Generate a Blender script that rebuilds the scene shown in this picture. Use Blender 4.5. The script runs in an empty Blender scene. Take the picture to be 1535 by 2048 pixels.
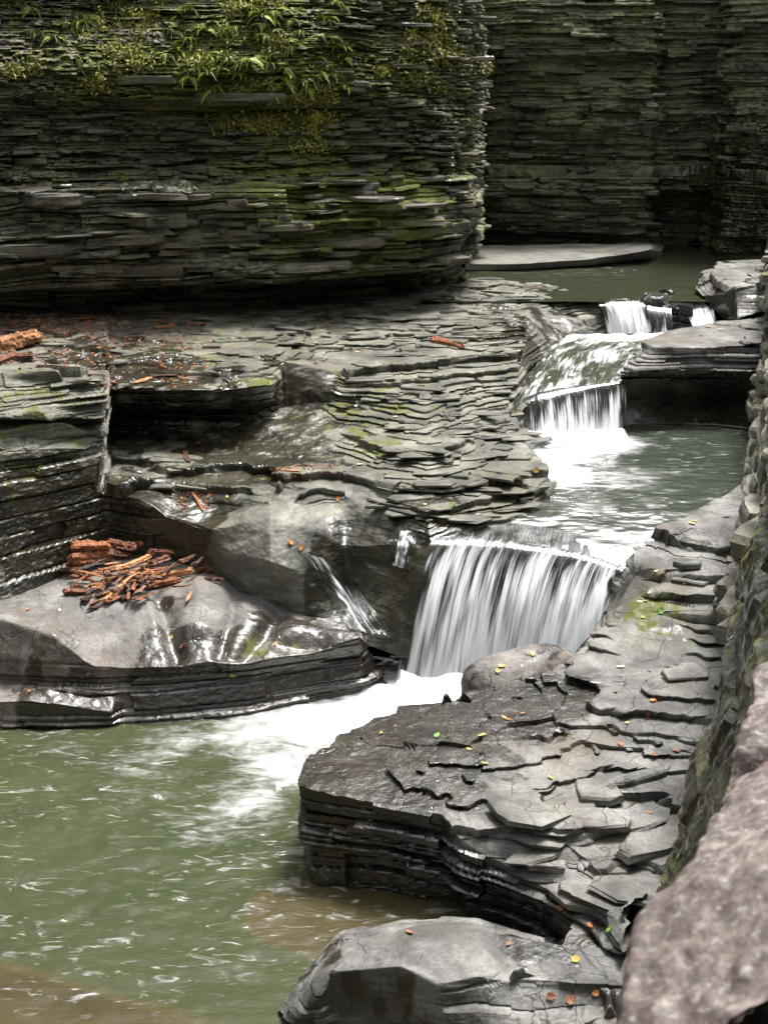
import bpy, math, random
import numpy as np
from mathutils import Vector, Matrix
random.seed(7); rng = np.random.default_rng(7)
scn = bpy.context.scene
COL = scn.collection
# ------------------------------------------------------------------ camera
FPX, CAMZ, PITCH = 2534.0, 4.0, math.radians(19.0)
cam_d = bpy.data.cameras.new('camera'); cam = bpy.data.objects.new('camera', cam_d); COL.objects.link(cam)
cam.location = (0, 0, CAMZ); cam.rotation_euler = (math.radians(90) - PITCH, 0, 0)
cam_d.sensor_fit = 'VERTICAL'; cam_d.sensor_height = 36.0; cam_d.sensor_width = 36.0
cam_d.lens = 36.0 * FPX / 2048.0
cam_d.clip_start = 0.05; cam_d.clip_end = 500
cam_d.dof.use_dof = True; cam_d.dof.focus_distance = 8.6; cam_d.dof.aperture_fstop = 8.0
scn.camera = cam
# ------------------------------------------------------------------ sky, sun, exposure
SUN_EL, SUN_AZ = math.radians(66), math.radians(35)     # high soft light from upstream, right of the view
wd = bpy.data.worlds.new('World'); scn.world = wd; wd.use_nodes = True
nt = wd.node_tree; nt.nodes.clear()
sky = nt.nodes.new('ShaderNodeTexSky'); sky.sky_type = 'NISHITA'; sky.sun_disc = False
sky.sun_elevation = SUN_EL; sky.sun_rotation = SUN_AZ; sky.dust_density = 4.0; sky.air_density = 1.0
hs = nt.nodes.new('ShaderNodeHueSaturation'); hs.inputs['Saturation'].default_value = 0.14
bgn = nt.nodes.new('ShaderNodeBackground'); bgn.inputs[1].default_value = 0.115
wo = nt.nodes.new('ShaderNodeOutputWorld')
nt.links.new(sky.outputs[0], hs.inputs['Color']); nt.links.new(hs.outputs[0], bgn.inputs[0]); nt.links.new(bgn.outputs[0], wo.inputs[0])
sl = bpy.data.lights.new('sun', 'SUN'); sl.energy = 2.3; sl.angle = math.radians(16); sl.color = (1.0, 0.97, 0.93)
so = bpy.data.objects.new('sun', sl); COL.objects.link(so)
sdir = Vector((math.sin(SUN_AZ) * math.cos(SUN_EL), math.cos(SUN_AZ) * math.cos(SUN_EL), math.sin(SUN_EL)))
so.rotation_euler = sdir.to_track_quat('Z', 'Y').to_euler()
scn.view_settings.view_transform = 'Standard'; scn.view_settings.look = 'None'
scn.view_settings.exposure = 1.62; scn.view_settings.gamma = 1.0
scn.cycles.max_bounces = 5; scn.cycles.diffuse_bounces = 3; scn.cycles.glossy_bounces = 3; scn.cycles.transparent_max_bounces = 8

# ------------------------------------------------------------------ measuring: pixel of the photograph -> point of the place
cP, sP = math.cos(PITCH), math.sin(PITCH)
def ray(px, py):
    x = (px - 767.5) / FPX; v = -(py - 1024.0) / FPX
    return np.array([x, cP + v * sP, -sP + v * cP])
def W(px, py, z):
    d = ray(px, py); t = (z - CAMZ) / d[2]; return np.array([0, 0, CAMZ]) + t * d
def D(px, py, Y):
    d = ray(px, py); return np.array([0, 0, CAMZ]) + d * (Y / d[1])
def V(px, py, q):               # q < 3: a height, else a distance
    return W(px, py, q) if q < 3 else D(px, py, q)
def project(p):
    x, y, z = p[0], p[1], p[2] - CAMZ
    dep = y * cP - z * sP; up = y * sP + z * cP
    return 767.5 + FPX * x / dep, 1024 - FPX * up / dep

# ------------------------------------------------------------------ noise
def h3(ix, iy, iz, seed=0):
    n = (ix.astype(np.int64) * 374761393 + iy.astype(np.int64) * 668265263 + iz.astype(np.int64) * 2147483647 + seed * 974634777) & 0xffffffff
    n = ((n ^ (n >> 13)) * 1274126177) & 0xffffffff
    n = ((n ^ (n >> 16)) * 2246822519) & 0xffffffff
    return ((n ^ (n >> 15)) & 0xffffff) / float(0xffffff)
def vnoise(x, y, z, seed=0):
    x, y, z = np.broadcast_arrays(np.asarray(x, float), np.asarray(y, float), np.asarray(z, float))
    ix, iy, iz = np.floor(x), np.floor(y), np.floor(z)
    fx, fy, fz = x - ix, y - iy, z - iz
    fx, fy, fz = [f * f * (3 - 2 * f) for f in (fx, fy, fz)]
    out = 0
    for dx in (0, 1):
        for dy in (0, 1):
            for dz in (0, 1):
                out = out + h3(ix + dx, iy + dy, iz + dz, seed) * (fx if dx else 1 - fx) * (fy if dy else 1 - fy) * (fz if dz else 1 - fz)
    return out * 2 - 1
def fbm(x, y, z, oct=4, seed=0):
    a, o, f = 1.0, 0, 1.0; t = 0
    for i in range(oct):
        o = o + a * vnoise(np.asarray(x) * f, np.asarray(y) * f, np.asarray(z) * f, seed + i); t += a; a *= .5; f *= 2.03
    return o / t
def sstep(a, b, x):
    t = np.clip((x - a) / (b - a), 0, 1); return t * t * (3 - 2 * t)

# ------------------------------------------------------------------ materials
class NB:
    def __init__(self, name):
        self.m = bpy.data.materials.new(name); self.m.use_nodes = True
        self.t = self.m.node_tree; self.t.nodes.clear()
        self.out = self.t.nodes.new('ShaderNodeOutputMaterial')
    def n(self, typ, **kw):
        o = self.t.nodes.new('ShaderNode' + typ)
        ins = kw.pop('i', {})
        for k, v in kw.items(): setattr(o, k, v)
        for k, v in ins.items(): self.put(o.inputs[k], v)
        return o
    def put(self, sock, v):
        if isinstance(v, bpy.types.NodeSocket): self.t.links.new(v, sock)
        elif isinstance(v, bpy.types.Node): self.t.links.new(v.outputs[0], sock)
        else: sock.default_value = v
    def math(self, op, a, b=0.0, clamp=False):
        o = self.n('Math', operation=op, use_clamp=clamp); self.put(o.inputs[0], a); self.put(o.inputs[1], b); return o.outputs[0]
    def mix(self, f, a, b):
        o = self.n('Mix', data_type='RGBA'); self.put(o.inputs[0], f)
        for s, v in ((o.inputs[6], a), (o.inputs[7], b)):
            if isinstance(v, tuple) and len(v) == 3: v = v + (1,)
            self.put(s, v)
        return o.outputs[2]
    def ramp(self, f, a, b, lo=0.0, hi=1.0):
        o = self.n('MapRange', interpolation_type='SMOOTHSTEP'); self.put(o.inputs[0], f)
        self.put(o.inputs[1], a); self.put(o.inputs[2], b); self.put(o.inputs[3], lo); self.put(o.inputs[4], hi); return o.outputs[0]
    def pos(self, sx=1, sy=1, sz=1):
        g = self.n('NewGeometry'); o = self.n('VectorMath', operation='MULTIPLY'); self.put(o.inputs[0], g.outputs['Position'])
        o.inputs[1].default_value = (sx, sy, sz); return o.outputs[0]
    def noise(self, vec, scale=1.0, detail=4.0, rough=.55, dist=0.0):
        o = self.n('TexNoise', i={'Scale': scale, 'Detail': detail, 'Roughness': rough, 'Distortion': dist}); self.put(o.inputs['Vector'], vec); return o.outputs[0]
    def attr(self, name):
        return self.n('Attribute', attribute_name=name).outputs['Fac']

def rock_material(name, dark, light, brown, moss=(.085, .100, .012), spks=260.0, cracks=0.0, curves=0.0, grain=1.0, band=1.0):
    b = NB(name); P1 = b.pos(); pol = b.attr('polish')
    bands = b.noise(b.pos(1.6, 1.6, 42), 1.0, 3.0, .6)
    med = b.noise(P1, 3.2, 5.0, .6, .4); fine = b.noise(P1, 55, 5.0, .65); spk = b.noise(P1, spks, 2.0, .5)
    f = b.math('ADD', b.math('MULTIPLY', bands, .45 * band), b.math('MULTIPLY', med, 1 - .45 * band))
    f = b.ramp(f, .38, .68)
    c = b.mix(f, dark, light)
    c = b.mix(b.math('MULTIPLY', pol, .6), c, b.mix(b.ramp(med, .3, .7), (.17, .165, .15), (.33, .325, .295)))
    c = b.mix(b.ramp(b.noise(P1, 1.7, 4.0, .6), .48, .72, 0, .75), c, brown)
    br = b.attr('brown'); c = b.mix(b.math('MULTIPLY', br, b.ramp(b.noise(b.pos(9, 9, 2.0), 1.0, 4.0), .3, .65), True), c, (.085, .050, .030))
    c = b.mix(b.ramp(fine, .35, .7, 0, .45 * grain), c, (.02, .02, .018))
    c = b.mix(b.ramp(spk, .5, .8, 0, .35 * grain), c, (.33, .32, .29))
    wet = b.attr('wet')
    strk = b.math('MULTIPLY', b.math('SUBTRACT', b.noise(b.pos(5.5, 5.5, .7), 1.0, 4.0, .6), .5), 1.3)
    wn = b.ramp(b.math('ADD', b.math('ADD', wet, strk), b.math('MULTIPLY', b.math('SUBTRACT', b.noise(P1, 2.6, 5.0, .6), .5), 1.2)), .42, .58)
    mixw = b.n('Mix', data_type='RGBA', blend_type='MULTIPLY'); b.put(mixw.inputs[0], wn); b.put(mixw.inputs[6], c); mixw.inputs[7].default_value = (.22, .195, .165, 1)
    c = mixw.outputs[2]
    if cracks:
        wv = b.n('VectorMath', operation='ADD'); nz = b.n('TexNoise', i={'Scale': 2.2, 'Detail': 3.0}); b.put(nz.inputs['Vector'], P1); b.put(wv.inputs[0], P1)
        sc = b.n('VectorMath', operation='SCALE'); b.put(sc.inputs[0], nz.outputs['Color']); sc.inputs['Scale'].default_value = .55; b.put(wv.inputs[1], sc.outputs[0])
        vo = b.n('TexVoronoi', feature='DISTANCE_TO_EDGE', i={'Scale': 3.4}); b.put(vo.inputs['Vector'], wv.outputs[0])
        n1 = b.noise(P1, 1.5, 2.0, .45, .6)
        l1 = b.ramp(b.math('ABSOLUTE', b.math('SUBTRACT', b.math('FRACT', b.math('MULTIPLY', n1, 9.0)), .5)), .0, .03, 1, 0)
        l1 = b.math('MULTIPLY', l1, b.ramp(b.noise(P1, 1.1, 1.0), .48, .56))
        l2 = b.math('MULTIPLY', b.ramp(vo.outputs[0], .0, .014, 1, 0), b.ramp(b.noise(P1, 2.0, 1.0), .40, .52))
        ck = b.math('MAXIMUM', b.math('MULTIPLY', l1, curves), l2)
        c = b.mix(b.math('MULTIPLY', ck, cracks), c, (.015, .014, .013))
    ms = b.attr('moss'); gn = b.n('NewGeometry'); sx = b.n('SeparateXYZ'); b.put(sx.inputs[0], gn.outputs['Normal'])
    mn = b.math('ADD', b.noise(P1, 7, 5.0, .65), b.math('MULTIPLY', b.ramp(sx.outputs[2], -.2, .9), .12))
    mf = b.ramp(b.math('ADD', mn, b.math('MULTIPLY', ms, .42)), .80, .93)
    mc = b.mix(b.noise(P1, 24, 3.0), (moss[0] * .45, moss[1] * .5, moss[2]), (moss[0] * 1.5, moss[1] * 1.35, moss[2] * 1.2))
    olive = b.math('MULTIPLY', ms, .55, True)
    c = b.mix(olive, c, b.mix(f, (.026, .027, .009), (.150, .148, .052)))
    c = b.mix(mf, c, mc)
    rough = b.ramp(wn, 0, 1, .60, .22); rough = b.math('ADD', rough, b.math('MULTIPLY', fine, .12))
    rough = b.math('MAXIMUM', rough, b.math('MULTIPLY', mf, .9))
    hgt = b.math('ADD', b.math('MULTIPLY', fine, .5), b.math('ADD', b.math('MULTIPLY', b.math('MULTIPLY', bands, 1.0 * band), b.math('SUBTRACT', 1.0, pol)), b.math('MULTIPLY', b.noise(P1, 14, 4.0, .6), .9)))
    if cracks: hgt = b.math('SUBTRACT', hgt, b.math('MULTIPLY', ck, .8))
    bp = b.n('Bump', i={'Strength': .55, 'Distance': .014}); b.put(bp.inputs['Height'], hgt)
    pr = b.n('BsdfPrincipled'); b.put(pr.inputs['Base Color'], c); b.put(pr.inputs['Roughness'], rough); b.put(pr.inputs['Normal'], bp)
    pr.inputs['Specular IOR Level'].default_value = .5
    b.put(pr.inputs['Coat Weight'], b.math('MULTIPLY', wn, .35)); pr.inputs['Coat Roughness'].default_value = .16
    b.put(b.out.inputs[0], pr); return b.m
M = {}
M['cliff'] = rock_material('shale_cliff', (.016, .016, .011), (.19, .180, .118), (.075, .062, .034))
M['shelf'] = rock_material('shale_shelf', (.024, .024, .019), (.265, .258, .212), (.095, .082, .052))
M['smooth'] = rock_material('polished_stone', (.095, .090, .084), (.25, .24, .224), (.16, .125, .10), cracks=.45, curves=.8, band=.2)
M['bank'] = rock_material('bank_stone', (.040, .039, .037), (.27, .265, .252), (.11, .088, .062), cracks=.35, band=.4)
M['wall'] = rock_material('wall_stone', (.10, .097, .078), (.36, .345, .28), (.15, .13, .09), band=.5)
M['parapet'] = rock_material('parapet_stone', (.090, .064, .056), (.22, .180, .162), (.17, .085, .078), band=.0, grain=1.6, spks=70.0)

def simple_mat(name, cols, rough=.7, scale=20, stretch=(1, 1, 1), bump=.3, bdist=.004, spec=.4, objvar=.25, sub=0.0):
    b = NB(name); tc = b.n('TexCoord'); mp = b.n('VectorMath', operation='MULTIPLY'); b.put(mp.inputs[0], tc.outputs['Object']); mp.inputs[1].default_value = stretch
    n = b.noise(mp.outputs[0], scale, 5.0, .65)
    oi = b.n('ObjectInfo')
    f = b.ramp(b.math('ADD', n, b.math('MULTIPLY', b.math('SUBTRACT', oi.outputs['Random'], .5), objvar)), .3, .7)
    c = b.mix(f, cols[0], cols[1])
    pr = b.n('BsdfPrincipled'); b.put(pr.inputs['Base Color'], c); pr.inputs['Roughness'].default_value = rough; pr.inputs['Specular IOR Level'].default_value = spec
    bp = b.n('Bump', i={'Strength': bump, 'Distance': bdist}); b.put(bp.inputs['Height'], n); b.put(pr.inputs['Normal'], bp)
    if sub: pr.inputs['Transmission Weight'].default_value = 0
    b.put(b.out.inputs[0], pr); return b.m
M['wood'] = simple_mat('rotten_wood', ((.050, .018, .009), (.28, .105, .042)), .75, 30, (.5, 3, 3), .8, .008, objvar=.55)
M['wood_pale'] = simple_mat('split_wood', ((.13, .055, .022), (.42, .20, .08)), .7, 30, (.4, 3, 3), .7, .006, objvar=.4)
M['wood_dark'] = simple_mat('wet_bark', ((.030, .012, .008), (.20, .075, .035)), .55, 30, (.6, 3, 3), .8, .008, objvar=.4)
M['stick'] = simple_mat('dry_stick', ((.30, .22, .13), (.55, .45, .30)), .8, 40)
for nm, c0, c1 in (('yellow', (.36, .24, .04), (.56, .42, .12)), ('orange', (.30, .10, .02), (.48, .20, .05)), ('brown', (.16, .06, .03), (.32, .12, .06)), ('green', (.10, .22, .03), (.20, .38, .07)), ('pale', (.50, .44, .28), (.66, .58, .42))):
    M['leaf_' + nm] = simple_mat(nm + '_leaf', (c0, c1), .5, 30, bump=.3)
M['fern'] = simple_mat('fern_green', ((.10, .15, .02), (.34, .42, .09)), .55, 12, objvar=.7, bump=.1)
M['weeds'] = simple_mat('weed_green', ((.07, .078, .012), (.36, .36, .075)), .65, 5, objvar=0, bump=.1)

def water_material(name, murk, deep, bump=.6, rgh=.08, fsc=1.0):
    b = NB(name)
    foam = b.attr('foam'); dep = b.attr('depth')
    n1 = b.noise(b.pos(3.2, 8.5, 1), 1.0, 6.0, .62, 1.2); n2 = b.noise(b.pos(9, 26, 1), 1.0, 4.0, .6, .8); n3 = b.noise(b.pos(1.2, 2.2, 1), 1.0, 3.0, .5, .6)
    s = b.math('ADD', b.math('MULTIPLY', n1, .55), b.math('ADD', b.math('MULTIPLY', n2, .35), b.math('MULTIPLY', n3, .25)))
    ff = b.ramp(b.math('ADD', s, b.math('MULTIPLY', b.math('SUBTRACT', foam, .5), .9)), .66, 1.22)
    fk = b.math('MULTIPLY', b.ramp(b.noise(b.pos(5, 17, 1), 1.0, 4.0, .6, 1.4), .56, .78), b.ramp(b.noise(b.pos(.9, 1.2, 1), 1.0, 2.0), .35, .6, .25, .8))  # white flecks: bits of foam, plus ripple highlights painted into the colour
    ff = b.math('MAXIMUM', ff, b.math('MULTIPLY', fk, b.ramp(foam, .02, .3, .0, .8)))
    wn1 = b.noise(b.pos(5, 14, 1), 1.0, 4.0, .55, .6)
    bp = b.n('Bump', i={'Strength': bump, 'Distance': .02}); b.put(bp.inputs['Height'], wn1)
    bedc = b.mix(b.noise(b.pos(3, 3, 1), 1.0, 5.0, .6, .5), (.042, .031, .015), (.105, .078, .040))
    dcol = b.mix(b.ramp(b.math('ADD', dep, b.math('MULTIPLY', b.math('SUBTRACT', n1, .5), .25)), .02, .55, .22, 1.0), bedc, b.mix(n3, murk, deep))
    dif = b.n('BsdfDiffuse'); b.put(dif.inputs[0], dcol); b.put(dif.inputs['Normal'], bp)
    tr = b.n('BsdfTransparent'); tr.inputs[0].default_value = (.78, .72, .50, 1)
    m1 = b.n('MixShader'); b.put(m1.inputs[0], b.ramp(dep, .05, .16, .55, 1.0)); b.put(m1.inputs[1], tr); b.put(m1.inputs[2], dif)
    gl = b.n('BsdfGlossy'); gl.inputs['Roughness'].default_value = rgh; b.put(gl.inputs['Normal'], bp)
    fr = b.n('Fresnel', i={'IOR': 1.33}); b.put(fr.inputs['Normal'], bp)
    m2 = b.n('MixShader'); b.put(m2.inputs[0], b.math('MULTIPLY', fr, fsc)); b.put(m2.inputs[1], m1); b.put(m2.inputs[2], gl)
    fo = b.n('BsdfDiffuse'); fo.inputs[0].default_value = (.66, .68, .68, 1); b.put(fo.inputs['Normal'], bp)
    m3 = b.n('MixShader'); b.put(m3.inputs[0], ff); b.put(m3.inputs[1], m2); b.put(m3.inputs[2], fo)
    b.put(b.out.inputs[0], m3); return b.m
M['pool'] = water_material('green_pool_water', (.060, .063, .029), (.028, .040, .020))
M['pool2'] = water_material('upper_pool_water', (.066, .084, .050), (.034, .050, .031), .14, .16, .65)

M['pool3'] = water_material('calm_pool_water', (.048, .050, .029), (.026, .031, .019), .10, .06)
def falls_material(name, su=70.0, spray=False, body=.22, tint=(.07, .075, .06, 1)):
    b = NB(name); uv = b.n('UVMap', uv_map='flow')
    def st(a, c, det, dist=0.0):
        v = b.n('VectorMath', operation='MULTIPLY'); b.put(v.inputs[0], uv.outputs[0]); v.inputs[1].default_value = (a, c, 1); return b.noise(v.outputs[0], 1.0, det, .6, dist)
    a1 = st(su, 2.2, 3.0); a2 = st(su * .28, 1.6, 3.0, .3); a3 = st(su * .09, 1.3, 2.0)
    foam = b.attr('foam')
    s = b.math('ADD', b.math('MULTIPLY', a1, .55), b.math('ADD', b.math('MULTIPLY', a2, .62), b.math('MULTIPLY', a3, .62)))
    s = b.math('SUBTRACT', s, .295)
    ff = b.ramp(b.math('ADD', s, b.math('MULTIPLY', b.math('SUBTRACT', foam, .5), .85)), .47, .86)
    gl = b.n('BsdfGlossy'); gl.inputs['Roughness'].default_value = .1
    bp = b.n('Bump', i={'Strength': .6, 'Distance': .02}); b.put(bp.inputs['Height'], s); b.put(gl.inputs['Normal'], bp)
    tr = b.n('BsdfTransparent'); tr.inputs[0].default_value = (.62, .63, .60, 1)
    dk = b.n('BsdfDiffuse'); dk.inputs[0].default_value = tint
    m0 = b.n('MixShader'); m0.inputs[0].default_value = body; b.put(m0.inputs[1], tr); b.put(m0.inputs[2], dk)
    fr = b.n('Fresnel', i={'IOR': 1.33}); b.put(fr.inputs['Normal'], bp)
    m1 = b.n('MixShader'); b.put(m1.inputs[0], b.math('MULTIPLY', fr, .45)); b.put(m1.inputs[1], m0); b.put(m1.inputs[2], gl)
    if spray:
        m1 = b.n('BsdfTransparent'); m1.inputs[0].default_value = (1, 1, 1, 1)
    gnn = b.n('NewGeometry'); up1 = b.n('VectorMath', operation='ADD'); b.put(up1.inputs[0], gnn.outputs['Normal']); up1.inputs[1].default_value = (0, -.5, 1.6); up2 = b.n('VectorMath', operation='NORMALIZE'); b.put(up2.inputs[0], up1.outputs[0])
    df = b.n('BsdfDiffuse'); df.inputs[0].default_value = (.78, .80, .81, 1); b.put(df.inputs['Normal'], up2.outputs[0]); tl = b.n('BsdfTranslucent'); tl.inputs[0].default_value = (.86, .88, .89, 1)
    m2 = b.n('MixShader'); m2.inputs[0].default_value = .12; b.put(m2.inputs[1], df); b.put(m2.inputs[2], tl)
    m3 = b.n('MixShader'); b.put(m3.inputs[0], ff); b.put(m3.inputs[1], m1); b.put(m3.inputs[2], m2)
    b.put(b.out.inputs[0], m3); return b.m
M['falls'] = falls_material('falling_water'); M['slide'] = falls_material('sliding_water', 60.0, False, .7, (.085, .090, .056, 1)); M['spray'] = falls_material('foam_heap', 18.0, True)

# ------------------------------------------------------------------ mesh helpers
def tag(o, label=None, cat=None, group=None, kind=None):
    if label: o['label'] = label
    if cat: o['category'] = cat
    if group: o['group'] = group
    if kind: o['kind'] = kind
    return o
def link(name, me, mat=None, parent=None):
    o = bpy.data.objects.new(name, me); COL.objects.link(o)
    if mat is not None: me.materials.append(mat)
    if parent is not None: o.parent = parent
    return o
def grid_mesh(name, P, attrs=None, smooth=False, uv=None, flip=False):
    R, S = P.shape[:2]
    me = bpy.data.meshes.new(name); nv = R * S; nf = (R - 1) * (S - 1)
    me.vertices.add(nv); me.vertices.foreach_set('co', P.reshape(-1).astype(np.float32))
    i = np.arange(nv).reshape(R, S)
    q = np.stack([i[:-1, :-1], i[:-1, 1:], i[1:, 1:], i[1:, :-1]], -1).reshape(-1, 4)
    if flip: q = q[:, ::-1]
    me.loops.add(nf * 4); me.loops.foreach_set('vertex_index', q.reshape(-1).astype(np.int32))
    me.polygons.add(nf); me.polygons.foreach_set('loop_start', (np.arange(nf) * 4).astype(np.int32))
    me.update(calc_edges=True)
    me.polygons.foreach_set('use_smooth', np.full(nf, bool(smooth)))
    for k, a in (attrs or {}).items():
        at = me.attributes.new(k, 'FLOAT', 'POINT'); at.data.foreach_set('value', np.broadcast_to(a, (R, S)).reshape(-1).astype(np.float32))
    if uv is not None:
        ul = me.uv_layers.new(name='flow'); ul.data.foreach_set('uv', uv.reshape(-1, 2)[q.reshape(-1)].reshape(-1).astype(np.float32))
    me.update(); return me
def poly_mesh(name, verts, faces, attrs=None, smooth=False):
    me = bpy.data.meshes.new(name); me.from_pydata([tuple(v) for v in verts], [], faces); me.update()
    if smooth: me.polygons.foreach_set('use_smooth', np.full(len(faces), True))
    for k, a in (attrs or {}).items():
        at = me.attributes.new(k, 'FLOAT', 'POINT'); at.data.foreach_set('value', np.full(len(verts), a, np.float32))
    return me
def blur(P, n):
    for _ in range(n):
        Q = P.copy(); Q[1:-1] = .25 * P[:-2] + .5 * P[1:-1] + .25 * P[2:]; P = Q.copy()
        P[:, 1:-1] = .25 * Q[:, :-2] + .5 * Q[:, 1:-1] + .25 * Q[:, 2:]
    return P
def loft(K, res_s, res_r, nblur=3, cap=3.0):
    K = np.array(K, float); R, C = K.shape[:2]
    def axis(Kx, res):
        seg = np.minimum(np.linalg.norm(Kx[:, 1:] - Kx[:, :-1], axis=2).max(0), cap)
        t = [0.0]
        for j, L in enumerate(seg):
            n = max(2, int(math.ceil(L / res))); t += [j + (k + 1) / n for k in range(n)]
        return np.array(t)
    ts = axis(K, res_s); tr = axis(np.swapaxes(K, 0, 1), res_r)
    def lerp(A, t, ax):
        i = np.minimum(np.floor(t).astype(int), A.shape[ax] - 2); f = t - i
        sh = [1, 1, 1]; sh[ax] = -1; f = f.reshape(sh)
        return np.take(A, i, ax) * (1 - f) + np.take(A, i + 1, ax) * f
    return blur(lerp(lerp(K, ts, 1), tr, 0), nblur)
def normals(P):
    du = np.gradient(P, axis=1); dv = np.gradient(P, axis=0); n = np.cross(du, dv); n /= np.linalg.norm(n, axis=2, keepdims=True) + 1e-9
    if (n[..., 2] * .5 - n[..., 1]).mean() < 0: n = -n
    return n
def strata(P, tmin=.018, tmax=.05, thick=.12, pthick=.15, amp=.03, warp=.02, lmin=.2, lmax=.8, gap=.014, quant=1.0, seed=0, rough=.006, big=.05, lump=0.0, plate=.03, lip=.03):
    """break a smooth rock surface into bedding layers: ledges on slopes, jutting courses on walls"""
    r = np.random.default_rng(seed); n = normals(P); z0, z1 = P[..., 2].min() - .5, P[..., 2].max() + .5
    b = [z0]
    while b[-1] < z1: b.append(b[-1] + (r.uniform(tmax, thick) if r.random() < pthick else r.uniform(tmin, tmax)))
    b = np.array(b); T = np.diff(b); nl = len(T)
    ds = np.linalg.norm(np.diff(P, axis=1), axis=2).mean(0); U = np.concatenate([[0], np.cumsum(ds)])[None, :] + np.zeros(P.shape[:2])
    x, y, z = P[..., 0], P[..., 1], P[..., 2]
    steep = np.linalg.norm(n[..., :2], axis=2); nh = n[..., :2] / (steep[..., None] + 1e-6)
    e = z + warp * fbm(x * 1.4, y * 1.4, z * .5, 3, seed + 5)
    # plates broken along the strike on gentle ground
    wx = x * 2.2 + .6 * fbm(x * 3, y * 3, 0 * x, 2, seed + 9); wy = y * 3.6 + .6 * fbm(x * 3, y * 3, 0 * x + 7, 2, seed + 11)
    e = e + (h3(np.floor(wx), np.floor(wy + .37 * np.floor(wx)), 0 * x, seed + 3) - .5) * plate * (1 - steep) * quant
    e = e + .35 * warp * fbm(x * 6, y * 6, z, 3, seed + 13) * (1 - steep)
    k = np.clip(np.searchsorted(b, e, side='right') - 1, 0, nl - 1); f = (e - b[k]) / T[k]
    ln = r.uniform(lmin, lmax, nl); sh = r.uniform(0, 9, nl); am = amp * r.uniform(.3, 1.6, nl)
    cell = np.floor((U + .12 * fbm(U * 3, e * 9, 0 * U, 2, seed + 2)) / ln[k] + sh[k])
    a = (h3(cell, k, 0 * k, seed + 1) - .45) * 2 * am[k]
    bc = np.floor(e / .19 + .7 * fbm(U * .5, 0 * U, 0 * U, 2, seed + 21)); a = a + big * (h3(np.floor(U / 1.1 + 3 * h3(bc, bc, bc, seed + 8)), bc, 0 * bc, seed + 4) - .5)
    edge = np.minimum(f, 1 - f) * T[k]
    a = a - gap * (1 - sstep(0, .010, edge)) + rough * fbm(x * 22, y * 22, z * 40, 3, seed + 6)
    if lump: a = a + lump * fbm(x * 1.8, y * 1.8, z * 2.2, 3, seed + 30)
    w = sstep(.25, .8, steep)
    Q = P.copy(); Q[..., :2] += nh * (a * sstep(.15, .6, steep))[..., None]
    rw = .12 + .88 * w
    lp = lip * (.25 + 1.3 * h3(cell, k, 0 * k, seed + 17)) * (1 + .6 * fbm(x * 18, y * 18, 0 * x, 3, seed + 18)) * sstep(.04, .12, steep) * (1 - w) * quant
    Q[..., :2] += nh * (lp * sstep(0, .10, f) * (1 - sstep(.15, .8, f)))[..., None]
    zq = b[k] + T[k] * sstep(0, 1, np.clip(f / rw, 0, 1)) ; lean = (f - .5) * T[k] * .25
    Q[..., 2] = np.where(w > .98, z, z * w + (1 - w) * (quant * (zq + lean) + (1 - quant) * z)) + (1 - w) * .004 * fbm(x * 16, y * 16, 0 * x, 3, seed + 7)
    return Q
def blobmax(P, items, base=0.0):
    a = np.full(P.shape[:2], base, float)
    for c, rad, v in items:
        d2 = ((P - np.asarray(c)) ** 2).sum(2) / rad ** 2; a = np.maximum(a, base + (v - base) * np.exp(-d2))
    return a
def blobs(P, items, base=0.0):
    """attribute field: list of (centre, radius, value)"""
    a = np.full(P.shape[:2], base, float)
    for c, rad, v in items:
        d2 = ((P - np.asarray(c)) ** 2).sum(2) / rad ** 2; a = a + (v - base) * np.exp(-d2)
    return a

# ================================================================== cliff wall on the left bank
fc = [(-320, 11.3, (0, -1)), (0, 11.7, (0, -1)), (220, 12.0, (.05, -1)), (400, 12.1, (.05, -1)), (530, 12.2, (.1, -1)), (700, 12.6, (.2, -1)), (850, 13.0, (.3, -1)), (938, 13.6, (.8, -.6)), (962, 14.6, (1, 0)), (955, 16.4, (1, 0)), (900, 18.4, (1, 0))]
def face_pt(px, Y, nrm, z, off):
    x = (px - 767.5) / FPX * (Y * cP + (4 - 2.6) * sP); n = np.array(nrm, float); n /= np.linalg.norm(n)
    return np.array([x - n[0] * off, Y - n[1] * off, z])
CR = [(1.62, [.9, .9, .8, .9, 1.0, 1.15, 1.2, .75, .25, .1, 0]), (1.98, [.85, .8, .7, .8, .9, 1.0, 1.0, .6, .2, .1, 0]),
      (2.06, [.25, .2, .1, .12, .15, .2, .2, .15, .1, .1, 0]), (2.14, [.06, .06, 0, 0, .02, .06, .08, .05, .0, .0, 0]),
      (2.5, [.1, .08, .05, .06, .10, .0, -.02, 0, .0, 0, 0]), (2.80, [.12, .1, .02, .08, .08, .02, -.04, .02, .05, 0, 0]), (2.98, [.15, .1, .03, .12, .08, .12, .12, .1, .1, 0, 0]),
      (3.03, [.5, .45, .4, .45, .3, .35, .25, .2, .12, 0, 0]), (3.4, [.75, .7, .75, .8, .7, .6, .35, .22, .12, 0, 0]),
      (3.68, [.8, .7, .75, .75, .7, .6, .34, .2, .1, 0, 0]), (3.80, [.65, .6, .5, .42, .38, .42, .36, .22, .1, 0, 0]),
      (4.05, [.7, .65, .5, .4, .36, .45, .40, .22, .1, 0, 0]), (4.3, [.9, .9, .75, .65, .55, .55, .45, .25, .12, 0, 0]), (4.75, [1.3, 1.4, 1.4, 1.2, .95, .75, .55, .3, .15, .05, 0])]
K = [[face_pt(c[0], c[1], c[2], z, o[j]) for j, c in enumerate(fc)] for z, o in CR]
Pc = loft(K, .0135, .0095, 4)
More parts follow.
